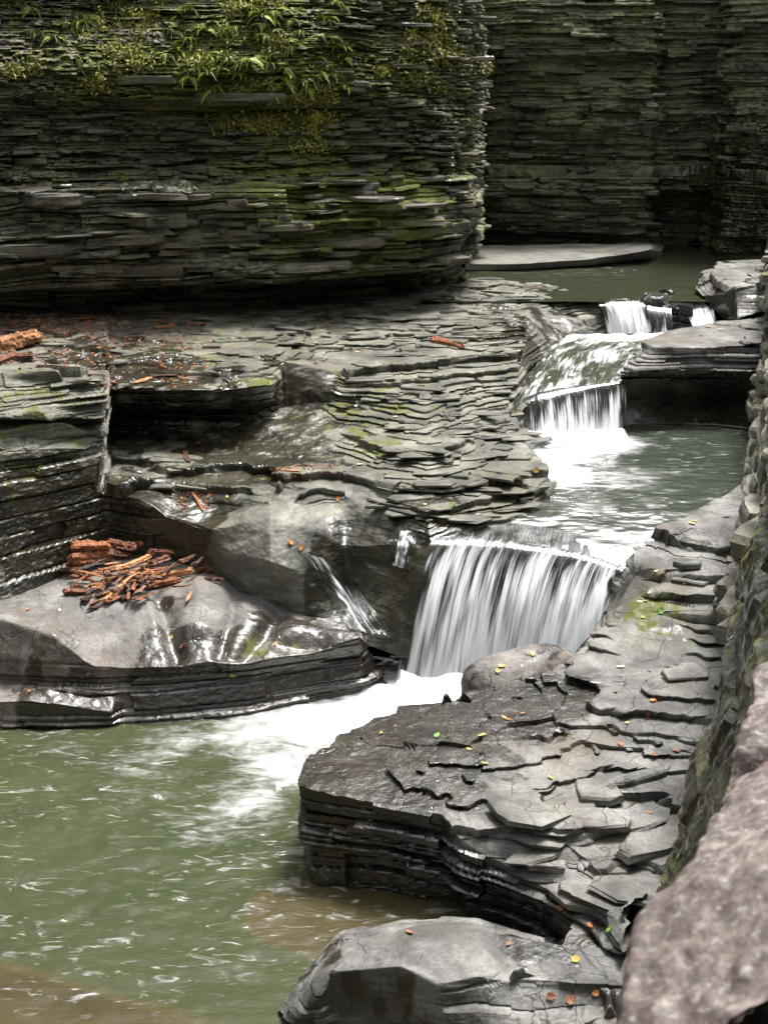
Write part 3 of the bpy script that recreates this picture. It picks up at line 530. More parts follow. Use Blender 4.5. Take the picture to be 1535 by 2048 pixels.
# ================================================================== water
def pool(name, x0, x1, y0, y1, zf, res, foamf, depthf, mat, label, amp=.012):
    xs = np.arange(x0, x1 + res, res); ys = np.arange(y0, y1 + res, res); X, Y = np.meshgrid(xs, ys)
    Z = zf(X, Y); P = np.stack([X, Y, Z], -1); fo = np.clip(foamf(P), 0, 1.3)
    wv = fbm(X * 4 + .8 * fbm(X * 2, Y * 2, 0 * X, 2, 90), Y * 9, 0 * X, 3, 91) * amp + fbm(X * 14, Y * 30, 0 * X, 2, 92) * amp * .35
    P[..., 2] += wv * (1 + 1.6 * np.clip(fo, 0, 1))
    return tag(link(name, grid_mesh(name, P, {'foam': fo, 'depth': depthf(X, Y)}, smooth=True), mat), label, kind='structure')
fl = [(W(800, 1400, 0), .7, 1.25), (W(950, 1400, 0), .6, 1.2), (W(640, 1440, 0), .55, 1.15), (W(760, 1440, 0), .5, 1.2), (W(520, 1460, 0), .6, .95), (W(580, 1530, 0), .55, .92), (W(500, 1600, 0), .5, .82), (W(380, 1480, 0), .6, .74), (W(420, 1640, 0), .5, .70), (W(280, 1540, 0), .8, .66), (W(150, 1480, 0), .7, .62), (W(120, 1700, 0), .8, .52), (W(450, 1760, 0), .6, .5), (W(200, 1850, 0), .6, .42)]
pool('lower_pool', -6, 3.2, 2.6, 8.6, lambda X, Y: 0 * X, .022, lambda P: blobmax(P, fl, .14) - .25 * sstep(4.9, 4.4, P[..., 1]), lower_depth, M['pool'], 'green lower pool with white foam drifting from the fall')
m2 = [(W(1130, 885, 1), .5, 1.3), (W(1080, 905, 1), .4, 1.3), (W(1220, 885, 1), .4, 1.15), (W(1120, 945, 1), .55, .98), (W(1230, 950, 1), .6, .80), (W(1170, 1000, 1), .6, .74), (W(1340, 940, 1), .5, .62), (W(1280, 1000, 1), .6, .66), (W(1050, 1050, 1), .5, .45)]
def midz(X, Y):
    return .985 - .06 * sstep(8.9, 8.1, Y)
lipP = [W(868, 1080, .945), W(950, 1076, .935), W(1040, 1086, .925), (W(1130, 1100, .91)), W(1200, 1117, .885), W(1247, 1138, .85)]
rowsM = []
for Yb, xa, xb in ((11.25, .9, 4.2), (10.4, .9, 4.0), (9.4, .75, 3.6), (8.8, .55, 2.9)):
    rowsM.append([np.array([xa + (xb - xa) * j / 5, Yb, float(midz(np.array(0.), np.array(Yb)))]) for j in range(6)])
rowsM.append(lipP)
Pmid = loft(rowsM, .02, .02, 6); X, Y = Pmid[..., 0], Pmid[..., 1]
fo = np.clip(blobmax(Pmid, m2, .2), 0, 1.3)
Pmid[..., 2] += (fbm(X * 5, Y * 9, 0 * X, 3, 95) * .006) * sstep(8.1, 8.6, Y) * (1 + fo)
tag(link('middle_pool', grid_mesh('middle_pool', Pmid, {'foam': fo, 'depth': .6 + 0 * X}, smooth=True), M['pool2']), 'foaming middle pool between the second and the main fall', kind='structure')
tz = 1.75
pool('upper_pool', .4, 7.5, 13.35, 18.2, lambda X, Y: tz + 0 * X, .04, lambda P: blobs(P, [(W(1180, 538, tz), .5, .55), (W(1060, 545, tz), .3, .4)], .02), lambda X, Y: .7 + 0 * X, M['pool3'], 'calm dark green upper pool below the back wall', amp=.006)

def falls(name, lip, base, label, res_s=.012, rows=26, bulge=1.7, foam0=.40, foam1=.92, ridge=.032, seed=0, lead=None, fpow=1.8, lipd=.22):
    lip = np.array(lip); base = np.array(base); K = []
    ts = np.linspace(0, 1, rows)
    if lead is not None:
        lead = np.array(lead)
        for t in np.linspace(0, 1, 6)[:-1]: K.append(lead * (1 - t) + lip * t)
    for t in ts:
        p = lip * (1 - t) + base * t; p[:, 2] = lip[:, 2] * (1 - t ** bulge) + base[:, 2] * t ** bulge; K.append(p)
    P = loft(K, res_s, .02, 3); R, S = P.shape[:2]
    U = np.concatenate([[0], np.cumsum(np.linalg.norm(np.diff(P, axis=1), axis=2).mean(0))])[None] + np.zeros((R, S))
    Vv = np.concatenate([[0], np.cumsum(np.linalg.norm(np.diff(P, axis=0), axis=2).mean(1))])[:, None] + np.zeros((R, S))
    n = normals(P); vt = Vv / Vv.max()
    dsp = ridge * (fbm(U * 22, Vv * 1.2, 0 * U, 3, seed + 100) + .6 * fbm(U * 6, Vv * .8, 0 * U, 2, seed + 101)) * (.10 + vt) * sstep(0, .25, vt)
    P = P + n * dsp[..., None]
    ue = np.minimum(U, U.max() - U)
    foam = foam0 - lipd * sstep(.38, .04, vt + .08 * fbm(U * 9, 0 * U, 0 * U, 3, seed + 105)) - .35 * sstep(.10, 0, ue + .05 * fbm(U * 0, Vv * 5, 0 * U, 2, seed + 106)) + (foam1 - foam0) * vt ** fpow + .25 * fbm(U * 2.5, Vv * .8, 0 * U, 2, seed + 103)
    return tag(link(name, grid_mesh(name, P, {'foam': foam}, smooth=True, uv=np.stack([U, Vv], -1)), M['falls']), label, kind='structure')
baseP = [W(785, 1392, -.03), W(870, 1398, -.03), W(965, 1392, -.02), D(1055, 1355, 7.78), D(1140, 1315, 7.74), D(1225, 1215, 7.82)]
falls('main_waterfall', lipP, baseP, 'broad white main waterfall pouring into the lower pool', seed=1, bulge=2.1, foam0=.38, foam1=.90, lipd=.45, lead=[p + np.array([.05, .28, .040]) for p in lipP])
def foam_mound(name, base, out, hgt, label, seed):
    base = np.array(base); out = np.array(out); K = []
    for t, zz in ((-.12, hgt * 1.25), (0.0, hgt), (.3, hgt * .62), (.65, hgt * .25), (1.0, .004)):
        p = base + out * t; p[:, 2] = base[:, 2] + zz; K.append(p)
    P = loft(K, .014, .014, 4); x, y = P[..., 0], P[..., 1]; R, S = P.shape[:2]; v = np.linspace(0, 1, R)[:, None] + np.zeros((R, S)); u = np.linspace(0, 1, S)[None] + np.zeros((R, S))
    P[..., 2] += (.05 * fbm(x * 4, y * 6, 0 * x, 4, seed) + .02 * fbm(x * 16, y * 16, 0 * x, 3, seed + 1)) * (1 - v) * hgt / .12
    fo = 1.02 - .9 * sstep(.40, 1.0, v + .25 * fbm(x * 5, y * 5, 0 * x, 3, seed + 2)) - .9 * sstep(.08, 0, np.minimum(u, 1 - u))
    return tag(link(name, grid_mesh(name, P, {'foam': fo}, smooth=True, uv=np.stack([x * .5, y * 4], -1)), M['spray']), label, kind='structure')
foam_mound('waterfall_foam', [p + np.array([0, -.02, .02]) for p in baseP[:4]], [(-.12, -.42, 0), (-.10, -.42, 0), (-.02, -.30, 0), (0, -.15, 0)], .11, 'heap of white foam where the main waterfall lands', 170)
def shift(pts, d): return [np.asarray(p) + np.array(d) for p in pts]
K = [shift(rowsM[3], (0, 0, -.25)), shift(lipP, (0, .12, -.07)), shift(lipP, (0, .10, -.30)), shift([(np.asarray(a) + np.asarray(b_)) / 2 for a, b_ in zip(lipP, baseP)], (0, .16, -.15)), shift(baseP, (0, .22, -.2))]
P = loft(K, .015, .013, 4); P = strata(P, .03, .07, .12, amp=.03, seed=41)
tag(link('fall_ledge', grid_mesh('fall_ledge', P, {'moss': .02, 'wet': 1.0, 'brown': .5}), M['bank']), 'dark wet rock ledge behind the main waterfall', kind='structure')
# second fall and its sloping channel
lip2 = [D(1042, 800, 11.15), D(1075, 785, 11.15), D(1130, 775, 11.15), D(1190, 768, 11.15), D(1248, 762, 11.15)]
base2 = [W(1045, 872, .98), W(1085, 876, .98), W(1140, 874, .98), W(1195, 870, .98), W(1253, 866, .98)]
chan = [[W(1125, 672, 1.52), W(1170, 668, 1.52), W(1220, 668, 1.52), W(1290, 668, 1.52), W(1345, 665, 1.52)],
        [D(1070, 715, 12.1), D(1115, 708, 12.15), D(1165, 705, 12.15), D(1220, 703, 12.15), D(1285, 700, 12.15)]]
foam_mound('waterfall_foam', [p + np.array([0, -.02, .01]) for p in base2], [(0, -.55, 0)] * 5, .03, 'white foam where the second waterfall lands', 175)
falls('second_waterfall', lip2, base2, 'second waterfall dropping into the middle pool', res_s=.012, seed=5, foam0=.46, foam1=.80, ridge=.016)
Pch = loft(chan + [lip2], .014, .014, 5); R, S = Pch.shape[:2]
U = np.linspace(0, 1.1, S)[None] + np.zeros((R, S)); Vv = np.linspace(0, 1.9, R)[:, None] + np.zeros((R, S))
Pch[..., 2] += .02 * fbm(U * 9, Vv * 5, 0 * U, 3, 120)
tag(link('sloping_channel', grid_mesh('sloping_channel', Pch, {'foam': .42 + .16 * fbm(U * 3, Vv * 2, 0 * U, 3, 121) + .5 * sstep(.25, 0, Vv / 1.9) + .12 * sstep(.6, 1, Vv / 1.9)}, smooth=True, uv=np.stack([U * .5, Vv * 1.4], -1)), M['slide']), 'fast sloping water between the top fall and the second fall', kind='structure')
K = [shift(chan[0], (0, .1, -.12)), shift(chan[1], (0, 0, -.10)), shift(lip2, (0, .05, -.06)), shift(lip2, (0, .12, -.2)), shift(base2, (0, .2, -.1))]
tag(link('channel_bed', grid_mesh('channel_bed', strata(loft(K, .02, .02, 3), seed=42), {'moss': .1, 'wet': 1.0, 'brown': .6}), M['bank']), 'wet rock bed under the sloping channel', kind='structure')
# top fall: a curtain, a veil over a dark block, a chute
falls('top_waterfall', [W(1196, 608, tz), W(1230, 608, tz), W(1262, 606, tz), W(1290, 604, tz)], [D(1215, 668, 13.05), D(1245, 668, 13.05), D(1278, 666, 13.05), D(1303, 664, 13.05)], 'left curtain of the top waterfall', seed=7, foam0=.46, foam1=.72, ridge=.012, lead=[W(1196, 598, tz), W(1230, 598, tz), W(1262, 597, tz), W(1290, 596, tz)])
falls('chute_waterfall', [W(1345, 588, tz), W(1370, 585, tz), W(1395, 586, tz), W(1412, 590, tz)], [D(1385, 655, 12.85), D(1402, 654, 12.85), D(1420, 650, 12.85), D(1432, 640, 12.85)], 'right chute of the top waterfall sliding past grooved rock', seed=9, foam0=.55, foam1=.75, ridge=.02, bulge=1.3)
falls('veil_waterfall', [W(1288, 606, 1.745), W(1310, 604, 1.745), W(1335, 604, 1.74)], [D(1300, 664, 12.98), D(1320, 664, 12.98), D(1345, 662, 12.98)], 'thin veil of water over the dark block of the top waterfall', seed=11, foam0=.36, foam1=.50, ridge=.008, bulge=2.5)
K = [[W(1285, 597, 1.72), W(1320, 593, 1.73), W(1350, 590, 1.73), W(1375, 592, 1.70)], [W(1285, 608, 1.725), W(1320, 606, 1.73), W(1350, 606, 1.71), W(1375, 608, 1.68)], [D(1288, 612, 13.25), D(1320, 612, 13.2), D(1350, 614, 13.2), D(1385, 620, 13.1)], [D(1295, 672, 13.2), D(1322, 670, 13.15), D(1352, 668, 13.15), D(1385, 668, 13.1)]]
P = loft(K, .015, .015, 2); P = strata(P, .04, .1, .15, amp=.02, seed=43, lmin=.2, lmax=.5)
tag(link('fall_block', grid_mesh('fall_block', P, {'moss': .05, 'wet': .95, 'brown': .3}), M['bank']), 'dark wet block splitting the top waterfall in two', kind='structure')
K = [[W(1190, 602, 1.66), W(1300, 600, 1.66), W(1440, 585, 1.66)], [W(1190, 612, 1.62), W(1300, 610, 1.62), W(1440, 596, 1.62)], [D(1190, 690, 13.4), D(1300, 690, 13.4), D(1440, 690, 13.4)]]
tag(link('top_fall_ledge', grid_mesh('top_fall_ledge', strata(loft(K, .02, .02, 2), seed=44), {'moss': .05, 'wet': 1.0, 'brown': .4}), M['bank']), 'rock step behind the top waterfall', kind='structure')

# ================================================================== boulder at the foot of the main fall
def ico(sub=4):
    import bmesh
    bm = bmesh.new(); bmesh.ops.create_icosphere(bm, subdivisions=sub, radius=1.0)
    v = np.array([tuple(q.co) for q in bm.verts]); f = [[w.index for w in q.verts] for q in bm.faces]; bm.free(); return v, f
iv, if_ = ico(5)
A, B = D(945, 1392, 7.0), D(1128, 1312, 7.4); ax = B - A; L = np.linalg.norm(ax); ax /= L
side = np.cross(ax, [0, 0, 1]); side /= np.linalg.norm(side); upv = np.cross(side, ax)
v = iv.copy(); v = np.sign(v) * np.abs(v) ** .85; v += .10 * fbm(v[:, 0] * 1.3, v[:, 1] * 1.3, v[:, 2] * 1.3, 3, 130)[:, None] * v
tp = 1 - .25 * v[:, 0]
vb = (A + B) / 2 + v[:, :1] * ax * (L * .56) + v[:, 1:2] * side * (.20 * tp[:, None]) + v[:, 2:3] * upv * (.16 * tp[:, None])
me = poly_mesh('boulder', vb, if_, {'moss': .02, 'wet': .35, 'brown': .6}, True)
tag(link('boulder', me, M['smooth']), 'rounded wet olive boulder lying in the foam at the foot of the main waterfall', 'boulder')
v = iv[:, :] * np.array([.6, .26, .12]); v = v + .08 * fbm(iv[:, 0] * 2, iv[:, 1] * 2, iv[:, 2] * 2, 3, 133)[:, None] * iv
ob = link('submerged_rock', poly_mesh('submerged_rock', v, if_, {'moss': .1, 'wet': .5, 'brown': .9}, True), M['bed'])
ob.location = tuple(W(575, 1815, -.16)); ob.rotation_euler = (0, .05, -.25); tag(ob, 'brown flat rock under the water in front of the bank', 'rock')

# ================================================================== dry stone retaining wall on the right
wp = np.array([(.35, 2.2), (.75, 3.6), (1.03, 4.63), (1.27, 5.12), (1.72, 6.03), (2.12, 7.3), (2.72, 9.0), (3.24, 11.0), (3.55, 12.4), (4.0, 14.0), (4.8, 16.4)])
wl = np.concatenate([[0], np.cumsum(np.linalg.norm(np.diff(wp, axis=0), axis=1))])
def wall_at(s):
    x = np.interp(s, wl, wp[:, 0]); y = np.interp(s, wl, wp[:, 1]); e = .15
    t = np.array([np.interp(s + e, wl, wp[:, 0]) - np.interp(s - e, wl, wp[:, 0]), np.interp(s + e, wl, wp[:, 1]) - np.interp(s - e, wl, wp[:, 1])]); t /= np.linalg.norm(t) + 1e-9
    return np.array([x, y]), t
def wall_base(y): return float(np.interp(y, [2, 4.6, 6, 7.5, 9.2, 11.3, 12.6, 14, 16], [.1, .3, .55, .8, .95, .95, 1.65, 1.75, 1.75]))
WALL = bpy.data.objects.new('retaining_wall', None); COL.objects.link(WALL); WALL.location = (2.12, 7.3, .8)
tag(WALL, 'rough dry stone retaining wall of stacked mossy slabs along the right edge', 'wall')
K = []
for z in (-.3, 1.0, 2.0, 2.9):
    K.append([np.array([p[0] + (-t[1] * 0 + t[1]) * (.13 + .14 * max(z - .5, 0)), p[1] - t[0] * (.13 + .14 * max(z - .5, 0)), z if z < 2.8 else (2.9 if p[1] < 8 else 2.45)]) for p, t in (wall_at(s) for s in np.linspace(.1, wl[-1] - .1, 24))])
P = strata(loft(K, .03, .025, 3), .05, .1, .2, amp=.03, lmin=.3, lmax=.9, seed=51, rough=.02, lump=.06)
core = link('core', grid_mesh('core', P, {'moss': .35, 'wet': .6, 'brown': .3}), M['cliff']); core.parent = WALL; core.matrix_parent_inverse = Matrix.Translation(-WALL.location)
def block_mesh(name, L, Dp, H, seed, at):
    r = np.random.default_rng(seed); n = 4
    g = np.linspace(-1, 1, n); vs = []; idx = {}; fs = []
    def vid(a, b_, c):
        k = (a, b_, c)
        if k not in idx: idx[k] = len(vs); vs.append((g[a], g[b_], g[c]))
        return idx[k]
    m = n - 1
    for a in range(m):
        for b_ in range(m):
            fs += [[vid(a, b_, 0), vid(a, b_ + 1, 0), vid(a + 1, b_ + 1, 0), vid(a + 1, b_, 0)], [vid(a, b_, m), vid(a + 1, b_, m), vid(a + 1, b_ + 1, m), vid(a, b_ + 1, m)],
                   [vid(a, 0, b_), vid(a + 1, 0, b_), vid(a + 1, 0, b_ + 1), vid(a, 0, b_ + 1)], [vid(a, m, b_), vid(a, m, b_ + 1), vid(a + 1, m, b_ + 1), vid(a + 1, m, b_)],
                   [vid(0, a, b_), vid(0, a, b_ + 1), vid(0, a + 1, b_ + 1), vid(0, a + 1, b_)], [vid(m, a, b_), vid(m, a + 1, b_), vid(m, a + 1, b_ + 1), vid(m, a, b_ + 1)]]
    v = np.array(vs); v /= (np.abs(v) ** 7).sum(1, keepdims=True) ** (1 / 7)
    sk = r.uniform(-.25, .25, 4); v2 = v.copy(); v2[:, 0] += sk[0] * v[:, 1] + .25 * sk[1] * v[:, 2]; v2[:, 2] *= 1 + .35 * sk[2] * v[:, 0]; v2[:, 1] *= 1 + .5 * sk[3] * v[:, 0]
    v2 += .07 * r.normal(size=v.shape) * np.array([.6, .8, .6])
    return poly_mesh(name, v2 * np.array([L / 2, Dp / 2, H / 2]), fs, at)
wn = 0
s = wl[3]
stone_rng = np.random.default_rng(5)
z = -.1
cand = []
while z < 2.85:
    Hc = stone_rng.uniform(.07, .16); s = wl[2] + stone_rng.uniform(0, .3)
    while s < wl[-1] - .3:
        Ls = stone_rng.uniform(.18, .46); p, t = wall_at(s + Ls / 2)
        if wall_base(p[1]) - .1 < z < (2.75 if p[1] < 8 else 2.35):
            cand.append((s + Ls / 2, z + Hc / 2, Ls, Hc))
        s += Ls + .008
    z += Hc + .004
kept = []
for s_, z_, Ls, Hc in cand:
    p, t = wall_at(s_); lean = .14 * max(z_ - .5, 0); c = np.array([p[0] + t[1] * lean, p[1] - t[0] * lean, z_])
    u, vv = project(c)
    if 1180 < u < 1590 and -60 < vv < 2000 and (p[1] > 7.2 or (p[1] > 5.7 and z_ > 1.25)): kept.append((c, t, Ls, Hc))
kept.sort(key=lambda q: q[0][1]); kept = kept[:300] if len(kept) <= 300 else [kept[i] for i in np.linspace(0, len(kept) - 1, 300).astype(int)]
for i, (c, t, Ls, Hc) in enumerate(kept):
    o = link('stone', block_mesh('stone', Ls, .30, Hc, 900 + i, {'moss': float(stone_rng.choice([.05, .1, .25, .55])), 'wet': float(stone_rng.uniform(0, .3)), 'brown': .15}), M['wall'], WALL)
    jut = stone_rng.uniform(-.07, .07)
    o.matrix_parent_inverse = Matrix.Translation(-WALL.location)
    o.location = (c[0] + t[1] * .1 - t[1] * jut, c[1] - t[0] * .1 + t[0] * jut, c[2])
    o.rotation_euler = (stone_rng.uniform(-.08, .08), stone_rng.uniform(-.06, .06), math.atan2(t[1], t[0]) + stone_rng.uniform(-.14, .14))
# path and gorge side behind the wall (out of the picture, it shades the gorge as the real one does)
K = [[np.array([p[0] + t[1] * o + (.0), p[1] - t[0] * o, zz]) for p, t in (wall_at(s) for s in np.linspace(0, wl[-1], 16))] for o, zz in ((.42, 2.3), (3.8, 2.32), (4.0, 2.4), (4.4, 4.5), (5.0, 7.0))]
tag(link('gorge_side', grid_mesh('gorge_side', strata(loft(K, .1, .08, 1), .06, .14, .3, amp=.08, seed=55), {'moss': .4, 'wet': .2, 'brown': .2}), M['cliff']), 'path and cliff of the right side of the gorge', kind='structure')

ring = [(-4.3, 11.6), (-5.6, 10.5), (-6.6, 8), (-7, 4), (-6.5, 0), (-5.5, -5), (-2, -8.5), (2.5, -9), (5.5, -6), (5.6, -2), (4.9, 1.2), (5.0, 3.2)]  # unseen ring, added to cut low light and darken the ledge faces
K = [[np.array([p[0] * (1 + o), p[1] + (p[1] - 4) * o, zz]) for p in ring] for o, zz in ((-.02, -.5), (0, 2), (.04, 5), (.1, 9))]
tag(link('added_gorge_wall', grid_mesh('added_gorge_wall', strata(loft(K, .16, .12, 1), .08, .2, .4, amp=.12, seed=57), {'moss': .4, 'wet': .2, 'brown': .2}), M['cliff']), 'unseen gorge walls added round behind the viewpoint to block low light', kind='structure')

# ================================================================== parapet stones close to the camera
def parapet(name, sil, dx, label, seed, mat, dz=.10):
    K = [[p + np.array([.10, .10, -.55]) for p in sil], [p + np.array([.015, .0, -.12]) for p in sil], sil, [p + np.array([dx * .25, .02, dz]) for p in sil], [p + np.array([dx, .05, dz * 1.1]) for p in sil]]
    P = loft(K, .006, .006, 9); n = normals(P)
    P = P + n * (.034 * fbm(P[..., 0] * 6, P[..., 1] * 5, P[..., 2] * 5, 4, seed) + .012 * fbm(P[..., 0] * 26, P[..., 1] * 30, P[..., 2] * 30, 3, seed + 4))[..., None]
    return tag(link(name, grid_mesh(name, P, {'moss': 0.0, 'wet': 0.0, 'brown': 0.05}, smooth=True), mat), label, 'stone')
parapet('parapet_stone', [D(1205, 2160, 1.15), D(1232, 2010, 1.25), D(1250, 1915, 1.32), D(1292, 1800, 1.42), D(1350, 1740, 1.55), D(1395, 1660, 1.68), D(1440, 1590, 1.8), D(1500, 1555, 1.95)], .8, 'big pinkish rough parapet stone, out of focus in the lower right corner', 140, M['parapet'])
parapet('parapet_stone', [D(1425, 1640, 2.15), D(1452, 1520, 2.25), D(1490, 1420, 2.4), D(1500, 1345, 2.55), D(1530, 1310, 2.7), D(1580, 1280, 2.9)], .7, 'grey parapet stone behind the pinkish one at the right edge', 150, M['parapet'])

# ================================================================== finding spots on the rock
bpy.context.view_layer.update(); DG = bpy.context.evaluated_depsgraph_get()
WATER = ('pool', 'waterfall', 'channel')
def hit(px, py, skip_water=True):
    d = Vector(ray(px, py)).normalized(); o = Vector((0, 0, CAMZ))
    for _ in range(5):
        ok, loc, nrm, idx, ob, mw = scn.ray_cast(DG, o, d)
        if not ok: return None
        if ob.name.startswith('parapet'): return None
        if skip_water and any(w in ob.name for w in WATER): return None
        if nrm.dot(d) > 0: nrm = -nrm
        return loc, nrm, ob
    return None
def host_attr(ob, loc):
    return {}

# ================================================================== slabs jutting from the beds: parts of the rock they belong to
def slab_mesh(L, Dp, T, seed, at):
    r = np.random.default_rng(seed); k = int(r.integers(6, 9)); an = np.sort((np.arange(k) + r.uniform(-.35, .35, k)) / k * 2 * math.pi)
    o = np.stack([np.cos(an), np.sin(an)], 1); o /= (np.abs(o) ** 4).sum(1, keepdims=True) ** .25
    o *= r.uniform(.8, 1.1, (k, 1)); o *= np.array([L / 2, Dp / 2])
    rings = [(.90, -.5), (1.0, -.32), (.985, .30), (.93, .5)]; vs = []
    for sc, h in rings:
        j = o * sc + r.normal(size=o.shape) * .012 * L
        vs += [(x_, y_, h * T + (x_ / L) * T * r.uniform(-.1, .1)) for x_, y_ in j]
    fs = [[i for i in range(k)][::-1], [3 * k + i for i in range(k)]]
    for a in range(3): fs += [[a * k + i, a * k + (i + 1) % k, (a + 1) * k + (i + 1) % k, (a + 1) * k + i] for i in range(k)]
    return poly_mesh('slab', vs, fs, at)
def scatter_slabs(host, mat, boxes, seed, at, Lr, Dr, Tr, embed=.30, tilt=.05, dry=.5):
    r = np.random.default_rng(seed); n = 0
    for (x0, y0, x1, y1, cnt) in boxes:
        for _ in range(cnt):
            h = hit(r.uniform(x0, x1), r.uniform(y0, y1))
            if h is None or h[2].name != host.name: continue
            loc, nrm, ob = h; nh = Vector((nrm.x, nrm.y, 0))
            if nh.length < .05: nh = Vector((0, -1, 0))
            nh = Vector((nh.x * .5, -abs(nh.y) - .35, 0)).normalized() if nh.y < .3 else nh.normalized()
            L, Dp, T = r.uniform(*Lr), r.uniform(*Dr), r.uniform(*Tr)
            a = dict(at); a['moss'] = at['moss'] + r.uniform(-.08, .2); a['wet'] = at['wet'] + r.uniform(-.15, .3)
            o = link('slab', slab_mesh(L, Dp, T, int(seed * 1000 + n), a), mat, host)
            c = loc - nh * Dp * (embed if nrm.z < .7 else .05); zoff = -T * .1 if nrm.z < .7 else T * .15
            o.location = (c.x, c.y, c.z + zoff); o.rotation_euler = (r.normal() * tilt, r.normal() * tilt, math.atan2(nh.y, nh.x) + math.pi / 2 + r.normal() * .25); n += 1
    return n
scatter_slabs(CLIFF, M['cliff'], [(0, 380, 940, 560, 150), (0, 230, 960, 375, 70), (700, 0, 970, 370, 70)], 61, {'moss': .15, 'wet': .2, 'brown': .2}, (.14, .55), (.12, .3), (.018, .06))
scatter_slabs(BACK, M['cliff'], [(985, 360, 1420, 500, 70), (985, 120, 1500, 350, 60)], 62, {'moss': .3, 'wet': .2, 'brown': .2}, (.2, .6), (.15, .3), (.03, .07))
scatter_slabs(SHELF, M['shelf'], [(720, 600, 1030, 830, 45), (760, 850, 1060, 1040, 60), (540, 590, 800, 690, 25), (930, 545, 1120, 600, 30), (0, 625, 420, 740, 25), (230, 880, 420, 990, 10)], 63, {'moss': .1, 'wet': .12, 'brown': .1}, (.16, .55), (.08, .18), (.010, .026), tilt=.03)
scatter_slabs(BANK, M['bank'], [(1120, 1340, 1400, 1620, 5), (900, 1480, 1300, 1720, 4), (1260, 1000, 1480, 1200, 4), (1000, 1640, 1350, 1860, 14)], 64, {'moss': .04, 'wet': .15, 'brown': .1}, (.12, .5), (.08, .26), (.014, .05), tilt=.05)
for i_, (px_, py_, L_, D_, T_, ms_) in enumerate([(320, 392, .75, .5, .06, .1), (310, 440, .62, .42, .13, .1), (310, 540, .95, .5, .10, .1), (600, 535, .95, .5, .09, .15), (90, 400, .8, .4, .12, .1), (770, 412, .75, .5, .07, .8), (840, 445, .6, .4, .06, .5), (700, 485, .85, .45, .10, .3), (60, 500, .9, .4, .12, .1), (250, 480, .7, .4, .09, .15), (560, 455, .6, .4, .07, .4), (470, 195, .9, .4, .08, .5), (290, 160, .8, .4, .08, .5), (880, 520, .6, .4, .08, .2)]):
    h_ = hit(px_, py_)
    if h_ is None or h_[2].name not in ('cliff_wall', 'slab'): continue
    o = link('slab', slab_mesh(L_, D_, T_, 7000 + i_, {'moss': ms_, 'wet': .15, 'brown': .15}), M['cliff'], CLIFF); o.location = (h_[0].x, h_[0].y + D_ * .22, h_[0].z); o.rotation_euler = (0, 0, .06 if px_ < 600 else .25)

# ================================================================== wood
def chunk_mesh(L, r0, r1, seed, flat=.6, rag=.34, rings=9, k=9):
    r = np.random.default_rng(seed); vs = []; fs = []
    base = r.uniform(.75, 1.2, k); bend = r.uniform(-.06, .06, 2)
    if max(r0, r1) > .018: rings, k, base = 24, 16, np.interp(np.arange(16) * 9 / 16, np.arange(10), np.append(base, base[0])); rag = .30
    sd_ = float(seed)
    for i in range(rings):
        t = i / (rings - 1); rad = (r0 * (1 - t) + r1 * t) * (1 + (.12 if rings < 20 else .03) * r.normal()) * (1 if 0 < i < rings - 1 else r.uniform(.45, .8))
        for j in range(k):
            a = 2 * math.pi * j / k; q = rad * base[j] * (1 + rag * r.normal() * .5) if rings < 20 else rad * base[j] * (1 + .55 * float(fbm(t * 2.5 + sd_, 3.2 * math.cos(a), 3.2 * math.sin(a) + sd_, 3, 5)) + .10 * r.normal())
            ex = (r.uniform(-.10, .10) * L if i in (0, rings - 1) else 0)
            vs.append(((t - .5) * L + ex, q * math.cos(a) + bend[0] * L * math.sin(math.pi * t), q * math.sin(a) * flat + bend[1] * L * math.sin(math.pi * t) * .5))
    for i in range(rings - 1):
        for j in range(k): fs.append([i * k + j, i * k + (j + 1) % k, (i + 1) * k + (j + 1) % k, (i + 1) * k + j])
    fs += [list(range(k))[::-1], [(rings - 1) * k + j for j in range(k)]]
    return poly_mesh('wood', vs, fs)
def place_wood(name, A, B, r0, r1, mat, label, cat, group, seed, flat=.6):
    A, B = Vector(A), Vector(B); d = B - A
    o = link(name, chunk_mesh(d.length, r0, r1, seed, flat), mat); o.location = (A + B) / 2
    o.rotation_euler = d.to_track_quat('X', 'Z').to_euler(); return tag(o, label, cat, group)
def ORDW(i):
    n_ = i + 1; return '%d%s' % (n_, 'th' if 10 <= n_ % 100 <= 20 else {1: 'st', 2: 'nd', 3: 'rd'}.get(n_ % 10, 'th'))
def zp(x, y): return 100 + x / 4.04, 1050 + y / 4.04
